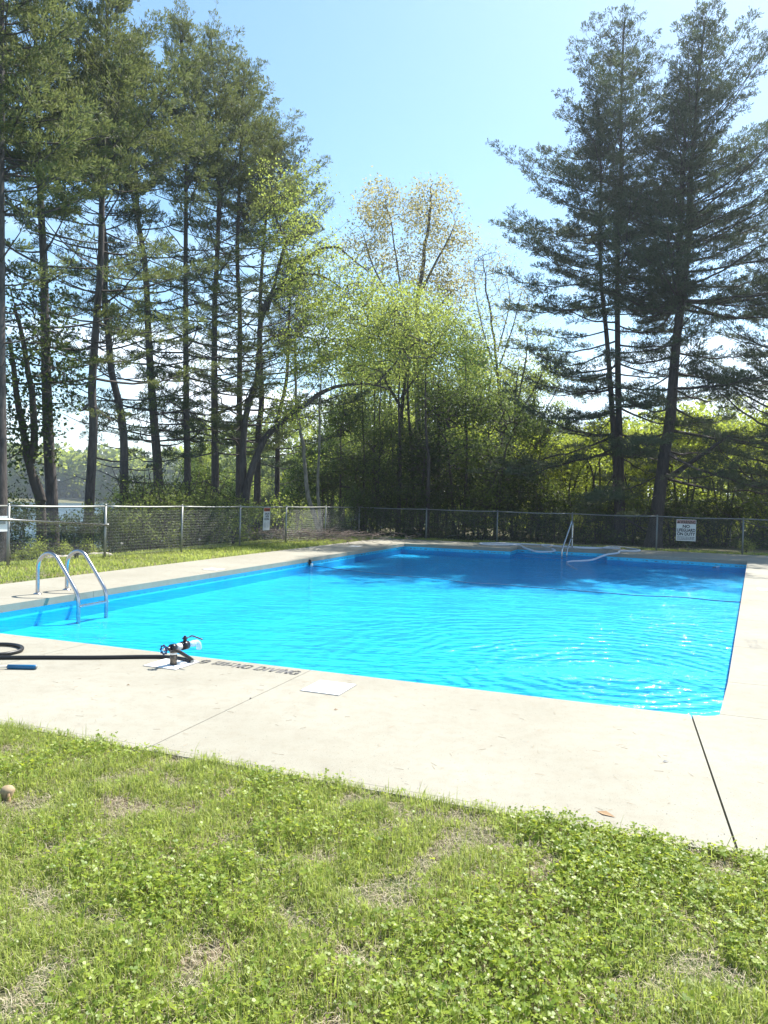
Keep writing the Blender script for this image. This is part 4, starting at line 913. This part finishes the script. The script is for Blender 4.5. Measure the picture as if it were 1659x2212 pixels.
for x, d, k_, s in ((1178, 33.5, 1, 1.0), (1220, 32, 0, .93), (1262, 34, 0, 1.05), (1300, 32, 1, 1.05), (1345, 33.5, 0, 1.0), (1392, 32, 1, 1.0), (1430, 34, 0, 1.02), (1478, 31.5, 1, 1.0), (1520, 33.5, 0, 1.12), (1565, 31, 1, 1.0), (1612, 33, 0, 1.1), (1660, 31, 1, 1.05), (1712, 32, 0, 1.1), (1770, 31, 1, 1.0)): putu(k_, x, d, s*rg.uniform(.8, 1.22), LB, GB)
LT, GT = 'tall leafy tree filling in behind the low trees beyond the far fence', 'background trees beyond the far fence'
for x, d, k_, s in ((720, 47, 1, 1.35), (790, 50, 3, 1.5), (850, 46, 0, 1.35), (930, 52, 3, 1.6), (1010, 47, 1, 1.6), (1090, 50, 0, 1.55), (1170, 45, 0, 1.4), (1250, 48, 1, 1.5), (1330, 44, 0, 1.35), (1400, 47, 1, 1.45), (1490, 44, 0, 1.5), (1560, 47, 1, 1.5), (1640, 43, 0, 1.45), (1730, 45, 1, 1.5)): putu(k_, x, d, s, LT, GT)
def bgtree(leafm, hgt, wid, n, size, per, rgx):
    o = thing('background_tree', None, None, (0, 0, 0)); lim = [([np.array([0, 0, -.1]), np.array([.2, .1, hgt*.4]), np.array([-.1, .2, hgt*.7]), np.array([.1, 0, hgt*.97])], .17, .02)]
    for k_ in range(5):
        a = k_*1.26+rgx.uniform(-.4, .4); e = np.array([math.cos(a), math.sin(a), 0])*wid*.6; lim.append(([np.array([.1, .1, hgt*(.3+.08*k_)]), e*.5+[0, 0, hgt*(.48+.07*k_)], e+[0, 0, hgt*(.6+.07*k_)]], .06, .015))
    bl = []
    for k_ in range(14):
        z = hgt*rgx.uniform(.25, .97); a = rgx.uniform(0, 6.28); r_ = wid*rgx.uniform(.1, .8)*(1.15-.6*z/hgt); bl.append((np.array([r_*math.cos(a), r_*math.sin(a), z]), (wid*.34, wid*.34, hgt*.085), n//14))
    return skel_tree('', '', '', lim, bl, rgx, leafm, 'twig', size, per, o=o, jit=.3, flat=.3)
BT = [bgtree('leaf_y', 13.5, 3.3, 640, .17, 26, rg), bgtree('leaf_g', 14.5, 3.4, 640, .17, 26, rg)]; bu = [0, 0]
LU, GU = 'tall pale green spring tree far behind the low trees in the centre', 'tall spring trees behind the centre'
LV, GV = 'tall mid green spring tree far behind the low trees in the centre', 'tall mid green trees behind the centre'
for x, d, k_, s_ in ((715, 52, 0, .95), (775, 56, 1, 1.0), (830, 50, 0, 1.0), (905, 55, 1, 1.05), (965, 50, 0, 1.02), (1030, 54, 1, 1.1), (1075, 50, 0, .95), (1150, 52, 1, .85), (1110, 56, 0, .95), (740, 60, 0, 1.1), (870, 60, 1, 1.15), (430, 72, 1, .82), (520, 70, 0, .85), (1235, 50, 0, .66), (1390, 50, 0, .62), (1550, 48, 0, .66), (645, 60, 1, .85)):
    p = at(x, 1090, d); place(BT[k_], bu[k_], (p.x, p.y, gz(p.x, p.y)), rg.uniform(0, 6.28), s_, (LU, LV)[k_], 'tree', (GU, GV)[k_], 'background_tree'); bu[k_] += 1
# slim dark poles of trees in the centre
LP, GP = 'slim dark straight tree trunk in the shade behind the far fence', 'slim dark trunks behind the far fence'
for i, (x, x2, yt, d, r) in enumerate(((785, 780, 760, 33, .05), (803, 808, 800, 34, .05), (815, 822, 780, 33.5, .05), (862, 862, 690, 31.5, .10), (890, 888, 740, 33, .13), (924, 925, 700, 30, .10), (940, 946, 800, 33, .05), (1004, 1012, 760, 31.5, .09), (1050, 1062, 800, 34, .07), (845, 850, 830, 36, .05), (965, 961, 830, 35, .06), (1110, 1122, 780, 35, .08))):
    P = path(d, [(x, 1090), ((x*2+x2)/3+2, 980), ((x+2*x2)/3-2, 880), (x2, yt)]); skel_tree('slim_tree', LP, 'tree', [(P, r, .015)], [(P[-1]-[0, 0, 1.2], (1.0, 1.0, 1.4), 40), (P[-1]-[0, 0, 3.0], (.9, .9, 1.0), 20)], rg, 'leaf_d' if i % 2 else 'leaf_g', 'bark_red', .10, 4, GP)
LN, GN = 'dark low tree on the lake shore between the pine trunks', 'dark low trees on the lake shore'
for x, d, k_, s in ((150, 25, 3, .55), (238, 28, 3, .72), (300, 30, 2, .62), (372, 31, 3, .8), (440, 32, 2, .75), (495, 33, 3, .85), (570, 36, 3, .7), (640, 38, 2, .7), (20, 23, 3, .5)): putu(k_, x, d, s, LN, GN)
# --- shrubs: four built once and copied
def shrub(leafm, hgt, wid, n, size, per, rgx, flat=.4, barkm='twig'):
    o = thing('shrub', None, None, (0, 0, 0)); lim = []
    for k_ in range(5):
        a = rgx.uniform(0, 6.28); e = np.array([math.cos(a), math.sin(a), 0])*wid*rgx.uniform(.2, .7); lim.append(([np.array([0, 0, -.05])+e*.1, e*.4+[0, 0, hgt*.4], e+[0, 0, hgt*.8]], .016, .005))
    bl = [(np.array([wid*rgx.normal(0, .4), wid*rgx.normal(0, .4), hgt*rgx.uniform(.0, .85)]), (wid*.42, wid*.42, hgt*.2), n//8) for _ in range(8)]
    return skel_tree('', '', '', lim, bl, rgx, leafm, barkm, size, per, o=o, jit=.09, flat=flat, twr=.003)
SB = [shrub('leaf_h', 2.3, 1.3, 420, .065, 10, rg, .7), shrub('leaf_m', 1.6, 1.1, 320, .075, 9, rg), shrub('leaf_d', 2.2, 1.4, 420, .075, 10, rg), shrub('leaf_y', .85, .55, 150, .075, 5, rg)]
su = [0]*4
def puts(k_, x, d, s, label, group, dz=0, cat='shrub', name='shrub'):
    p = at(x, 1090, d); z = gz(p.x, p.y)+dz; place(SB[k_], su[k_], (p.x, p.y, z), rg.uniform(0, 6.28), s, label, cat, group, name); su[k_] += 1
GH = 'soft green shrubs along the lake side of the left fence'; LH = 'soft green layered shrub growing on the lake side of the left fence'
for x, d, s in ((300, 21.5, 1.3), (345, 22.5, 1.4), (395, 23.5, 1.45), (440, 24.5, 1.35), (480, 26, 1.2), (330, 24.5, 1.45), (420, 27, 1.55), (272, 20, .8), (370, 21.5, 1.1), (425, 23, 1.2), (320, 20.5, .9)): puts(0, x, d, s, LH, GH)
puts(2, 165, 18.6, .72, 'round leafy shrub against the lake between the second and third pines', None)
puts(2, 235, 19.3, .62, 'leafy shrub at the foot of the bowed pine behind the fence', None)
puts(2, 35, 17.3, .8, 'dark shrub between the two leftmost pine trunks', None)
puts(1, 545, 25.8, .85, 'leafy shrub left of the shallow water sign behind the fence', None); puts(1, 600, 26.4, .75, 'leafy shrub right of the shallow water sign behind the fence', None)
puts(1, 505, 25.5, .8, 'leafy shrub below the curved twin stems', None); puts(1, 722, 31, .8, 'leafy shrub right of the pale leaning stems', None); puts(3, 505, 22.9, 1.0, 'pale small shrub with white tips against the left fence post', None)
LS, GS = 'dark dense bush filling the shade right behind the far fence', 'dark bushes right behind the far fence'
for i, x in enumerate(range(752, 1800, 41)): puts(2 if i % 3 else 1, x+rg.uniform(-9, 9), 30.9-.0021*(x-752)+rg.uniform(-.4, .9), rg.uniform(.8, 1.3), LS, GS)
LQ, GQ = 'low yellow green garden plant just beyond the left fence', 'low plants just beyond the left fence'
for x, d, s in ((75, 16.6, .95), (88, 16.2, .8), (142, 17.6, .8), (192, 18.2, .85), (170, 18.8, .7), (50, 16.4, .55), (28, 16, .5), (262, 19.6, .5), (212, 18.6, .6)): puts(3, x, d, s*.55, LQ, GQ, cat='plant', name='garden_plant')
puts(3, 1615, 25.9, .55, 'small pale plant behind the fence post right of the lifeguard sign', None, cat='plant', name='garden_plant')
# pale rocks and brush
for i, (x, d, s) in enumerate(((128, 17.4, .16), (150, 17.2, .12), (205, 18.2, .15), (228, 18.0, .12), (118, 17.9, .14), (180, 18.3, .1))):
    p = at(x, 1090, d); c = np.array([p.x, p.y, gz(p.x, p.y)+s*.15]); m = MB(); v = unit(rg.normal(0, 1, (40, 3)))
    import bmesh
    b_ = bmesh.new(); bmesh.ops.create_icosphere(b_, subdivisions=2, radius=1)
    for q in b_.verts: q.co = Vector((q.co.x*s*1.7, q.co.y*s, q.co.z*s*.6))*(1+rg.normal(0, .07))+Vector(c)
    me = bpy.data.meshes.new('rock'); b_.to_mesh(me); b_.free(); me.materials.append(MT['rock']); oo = bpy.data.objects.new('rock', me); sc.collection.objects.link(oo)
    tag(oo, 'pale flat rock among the low plants beyond the left fence', 'rock', 'pale rocks beyond the left fence')
# heap of cut brush beyond the sign
p = at(640, 1090, 25.6); c = np.array([p.x, p.y, gz(p.x, p.y)]); n = 900; a = c+rg.normal(0, 1, (n, 3))*[1.7, .7, .0]+[0, 0, .1]; a[:, 2] += rg.uniform(0, .3, n); d_ = unit(rg.normal(0, 1, (n, 3))*[1, 1, .3]); m = MB(); m.segs(a, a+d_*rg.uniform(.2, .7, (n, 1)), .007, .003, 3)
tag(m.build('brush_pile', MT['bare']), 'heap of cut grey brush beyond the fence under the shallow water sign', 'brush pile')
# dandelion clocks by the left fence
for i, (x, y) in enumerate(((348, 1173), (345, 1163), (430, 1170), (262, 1180), (536, 1163))):
    p = gnd(x, y+10, 0); m = MB(); q = Vector((p.x, p.y, 0)); m.tube([q, q+Vector((.01, 0, .2))], .003, 5); 
    o = thing('dandelion_clock', 'white dandelion seed head standing in the grass along the left fence', 'dandelion', tuple(q), 'dandelion clocks along the left fence')
    m.build('stem', MT['grass'], o); m = MB(); dd = unit(rg.normal(0, 1, (60, 3)))*.035; cc = np.array(q+Vector((.01, 0, .2))); m.segs(np.tile(cc, (60, 1)), cc+dd, .0015, .003, 3); m.build('seed_head', MT['blossom'], o)
# short dark post stub in the lawn
p = W(-12.3, 13.0); m = MB(); m.tube([p, p+Vector((0, 0, .28))], [.05, .055], 8); tag(m.build('post_stub', MT['ink']), 'short dark stump beyond the left fence near the handrail end', 'stump')

# --- far wood across the lake and woods behind, too far to tell apart
def wood(name, label, pts, n, size, mt_, hts):
    m = MB(); P = []; 
    for (x, d, h, w_) in pts:
        p = at(x, 1090, d); z = gz(p.x, p.y); k = n; u = unit(rg.normal(0, 1, (k, 3)))*rg.uniform(.5, 1, (k, 1))**.4; u[:, 2] = np.abs(u[:, 2])**.9*np.sign(u[:, 2]); P.append(np.array([p.x, p.y, z+h*.48])+u*[w_, w_, h*.52])
    P = np.concatenate(P); cl = (np.sin(P[:, 0]*.21+P[:, 2]*.3)*.5+.5); leaves(m, P, size, rg, cl, .1, 1, .3)
    m.build('canopy', MT[mt_], kind='stuff').name = name
wood('far_shore_wood', '', [(x, rg.uniform(288, 318), rg.uniform(16, 23), rg.uniform(8, 12)) for x in np.linspace(-260, 760, 44)], 900, 2.1, 'leaf_g', 0)
wood('mid_wood', '', [(x, rg.uniform(85, 110), rg.uniform(11, 16), rg.uniform(4, 6)) for x in np.linspace(455, 700, 12)], 1300, .6, 'leaf_h', 0)
wood('back_wood', '', [(x, rg.uniform(62, 78), rg.uniform(9, 13), rg.uniform(4, 5.5)) for x in np.linspace(690, 1900, 28)], 1300, .45, 'leaf_g', 0)

# ------------------------------------------------------------------ lawn: turf blades, dry straw and clover
def blades(m, P, h, wd, rg, tint, lean=.35):
    k = len(P); a = rg.uniform(0, 6.28, k); d = np.stack([np.cos(a), np.sin(a), np.zeros(k)], 1); s_ = np.stack([-d[:, 1], d[:, 0], np.zeros(k)], 1)
    l = np.abs(rg.normal(lean, .28, k))[:, None]; h = h[:, None]; w_ = wd[:, None]; z = np.array([[0, 0, 1.]])
    md = P+d*h*l*.35+z*h*.55; tp = P+d*h*l*1.1+z*h*(1-.35*l.clip(0, 1.6))
    v = np.stack([P-s_*w_, P+s_*w_, md+s_*w_*.8, md-s_*w_*.8, tp], 1).reshape(-1, 3); b = np.arange(k)[:, None]*5
    m.add(v, np.concatenate([b, b+1, b+2, b+3], 1), np.concatenate([b+3, b+2, b+4], 1), np.repeat(tint.clip(0, 1), 5))
from mathutils import noise as mn
def fld(P, sc_, seed): return np.array([mn.noise(Vector((x*sc_+seed, y*sc_-seed, seed))) for x, y in P[:, :2]])
def scat(n, s0, s1, t0, t1):
    st = np.stack([rg.uniform(s0, s1, n), rg.uniform(t0, t1, n)], 1); A_ = np.array([[ax.x, ax.y], [bx.x, bx.y]]); return st@A_, st
def inview(xy, mar=.9): return (np.abs(xy[:, 0]) < .56*xy[:, 1]+mar) & (xy[:, 1] > 1.55)
def lawn():
    xy, st = scat(660000, -5.6, 4.5, 1.0, 3.56); k = inview(xy); xy = xy[k]; st = st[k]
    c1 = fld(xy, 1.3, 3.1); c2 = fld(xy, 4.5, 9.2); c3 = fld(xy, 11, 5.)
    bald = (c1*.5+c2+.5*c3) < -.44
    edge = st[:, 1] > 3.47; n = len(xy); r_ = rg.random(n)
    clov = np.clip(.27+.42*(st[:, 0]+1.4)*.6+1.2*c1+.3*c2, 0.03, .92)         # clover takes over towards the right
    keep = ~bald & (r_ < .62-.45*clov) | (bald & (r_ < .10))
    P = np.concatenate([xy, np.full((n, 1), -.022)], 1)
    g = P[keep]; h = np.clip(rg.normal(.045, .016, len(g))*(1+.7*c2[keep]), .015, .12); m = MB()
    blades(m, g, h, rg.uniform(.0012, .0024, len(g)), rg, .5+.6*c3[keep]+rg.normal(0, .2, len(g)), .45)
    # odd taller blades and stems
    q = rg.random(n) < .006; g2 = P[q & ~bald]; blades(m, g2, rg.uniform(.08, .14, len(g2)), rg.uniform(.0012, .0022, len(g2)), rg, np.full(len(g2), .55), .35)
    m.build('turf_grass', MT['grass'], kind='stuff')
    ks = (r_ > .62) & (r_ < .80+.1*bald) ; g = P[ks]; m = MB()
    blades(m, g+[0, 0, .004], rg.uniform(.012, .04, len(g)), rg.uniform(.0007, .0016, len(g)), rg, rg.random(len(g)), 1.5); m.build('dry_straw', MT['straw'], kind='stuff')
    # clover: stems with three round leaflets
    kc = (rg.random(n) < clov*.33) & ~(c1*.5+c2+.5*c3 < -.5); g = P[kc]; n = len(g); m = MB()
    hh_ = np.clip(rg.normal(.045, .014, n)*(1+.5*c2[kc]), .02, .085); off = rg.normal(0, .008, (n, 2)); top = g+np.concatenate([off, hh_[:, None]], 1)
    nz = unit(np.concatenate([rg.normal(0, .42, (n, 2)), np.ones((n, 1))], 1)); rr_ = rg.uniform(.0042, .0098, n)[:, None]; a0 = rg.uniform(0, 6.28, n); ti = rg.uniform(.0, 1, n)*.7+.3*(c3[kc]+.5)
    ex_ = unit(np.cross(nz, np.tile([0., 1, 0], (n, 1)))); ey_ = np.cross(nz, ex_)
    for j in range(3):
        a = a0+j*2.094; dj = ex_*np.cos(a)[:, None]+ey_*np.sin(a)[:, None]; sj = np.cross(nz, dj); dj = unit(dj+nz*rg.uniform(-.15, .45, (n, 1)))
        v = np.stack([top, top+dj*rr_*.55+sj*rr_*.62, top+dj*rr_*1.25+sj*rr_*.62, top+dj*rr_*1.5, top+dj*rr_*1.25-sj*rr_*.62, top+dj*rr_*.55-sj*rr_*.62], 1)
        b = np.arange(n)[:, None]*6; m.add(v.reshape(-1, 3), np.concatenate([np.concatenate([b, b+1, b+2, b+3], 1), np.concatenate([b, b+3, b+4, b+5], 1)]), None, np.repeat(ti.clip(0, 1), 6))
    m.build('clover', MT['clover'], kind='stuff')
    # strip of lawn between the left deck and the fence, and along the far fence
    m = MB(); xy, st = scat(36000, -13.4, -9.75, 8.5, 28.5); k = (st[:, 0] < -9.88-.3*(st[:, 1]-8)/19) & inview(xy, 1); xy = xy[k]
    xy2, st2 = scat(9000, -12, 8, 27.2, 28.6); k = (st2[:, 1] > 27.25); xy = np.concatenate([xy, xy2[k]]); c = fld(xy, 1.1, 2.2)
    P = np.concatenate([xy, np.array([[gz(x, y)] for x, y in xy])], 1); blades(m, P, np.clip(rg.normal(.06, .02, len(P))*(1+.6*c), .02, .14), rg.uniform(.005, .010, len(P)), rg, .55+.8*c+rg.normal(0, .25, len(P)), .5)
    m.build('strip_lawn_grass', MT['grass'], kind='stuff')
lawn()

# ------------------------------------------------------------------ the air itself
m = MB(); m.box(-420, 420, -12, 430, -9, 38)
hz_m = bpy.data.materials.new('pale_air'); hz_m.use_nodes = True; t_ = hz_m.node_tree; t_.nodes.clear()
vo = t_.nodes.new('ShaderNodeVolumePrincipled'); vo.inputs['Color'].default_value = (.80, .88, 1, 1); vo.inputs['Density'].default_value = .0006; vo.inputs['Anisotropy'].default_value = .5
oo = t_.nodes.new('ShaderNodeOutputMaterial'); t_.links.new(vo.outputs[0], oo.inputs['Volume']); m.build('haze', hz_m, kind='stuff')

# ------------------------------------------------------------------ a label of its own for every tree and bush of a row
BAYS = [(-999, 'left of the corner post'), (775, 'in the bay right of the corner post'), (920, 'in the second bay from the corner'), (1075, 'in the bay left of the stair handrail'), (1235, 'in the bay right of the stair handrail'), (1418, 'in the bay of the lifeguard sign'), (1604, 'right of the lifeguard sign bay')]
ORD = ['first', 'second', 'third', 'fourth', 'fifth', 'sixth', 'seventh']
def pxx(o):
    p = Vector((o.location.x, o.location.y, 0))-Vector((0, 0, EYE)); return 829.5+FP*p.dot(ximg)/p.dot(fwd)
rows = {}
for o in sc.objects:
    if o.parent is None and o.get('group'): rows.setdefault(o['group'], []).append(o)
SHORT = {GD: 'dark low tree', GB: 'sunlit low maple', GT: 'background tree', GU: 'tall pale green tree', GV: 'tall mid green tree', GP: 'slim dark trunk', GS: 'dark dense bush'}
for g, nm in SHORT.items():
    by = {}
    for o in sorted(rows.get(g, []), key=pxx):
        k = max(i for i, b in enumerate(BAYS) if pxx(o) >= b[0]); by.setdefault(k, []).append(o)
    for k, l_ in by.items():
        for i, o in enumerate(l_): o['label'] = (nm+' behind the far fence '+BAYS[k][1]) if len(l_) == 1 else (ORD[i]+' '+nm+' from left '+BAYS[k][1]+(' fence' if k == 0 else ''))
for g_, nm_ in ((GN, 'dark low tree'),):
    for i, o in enumerate(sorted(rows.get(g_, []), key=pxx)): o['label'] = 'dark low lakeside tree between the pine trunks, number %s from the left' % ('one two three four five six seven eight nine ten'.split()[i])
LBAY = [(-999, 'left of the second pine'), (135, 'behind the pipe handrail'), (228, 'at the foot of the bowed pine'), (300, 'before the curved dark pine'), (393, 'below the very straight pine'), (440, 'below the curved twin stems')]
for g, nm in ((GH, 'soft green layered shrub'), (GQ, 'low yellow green plant'), ('pale rocks beyond the left fence', 'pale flat rock'), ('dandelion clocks along the left fence', 'white dandelion seed head')):
    by = {}
    def px_(o):
        if o.location.length > .1: return pxx(o)
        c = sum((v.co for v in o.data.vertices), Vector())/len(o.data.vertices); p = c-Vector((0, 0, EYE)); return 829.5+FP*p.dot(ximg)/p.dot(fwd)
    for o in sorted(rows.get(g, []), key=px_):
        k = max(i for i, b in enumerate(LBAY) if px_(o) >= b[0]); by.setdefault(k, []).append(o)
    for k, l_ in by.items():
        for i, o in enumerate(l_): o['label'] = ((ORD[i]+' ') if len(l_) > 1 else '')+nm+(' from left ' if len(l_) > 1 else ' beyond the left fence ')+LBAY[k][1]
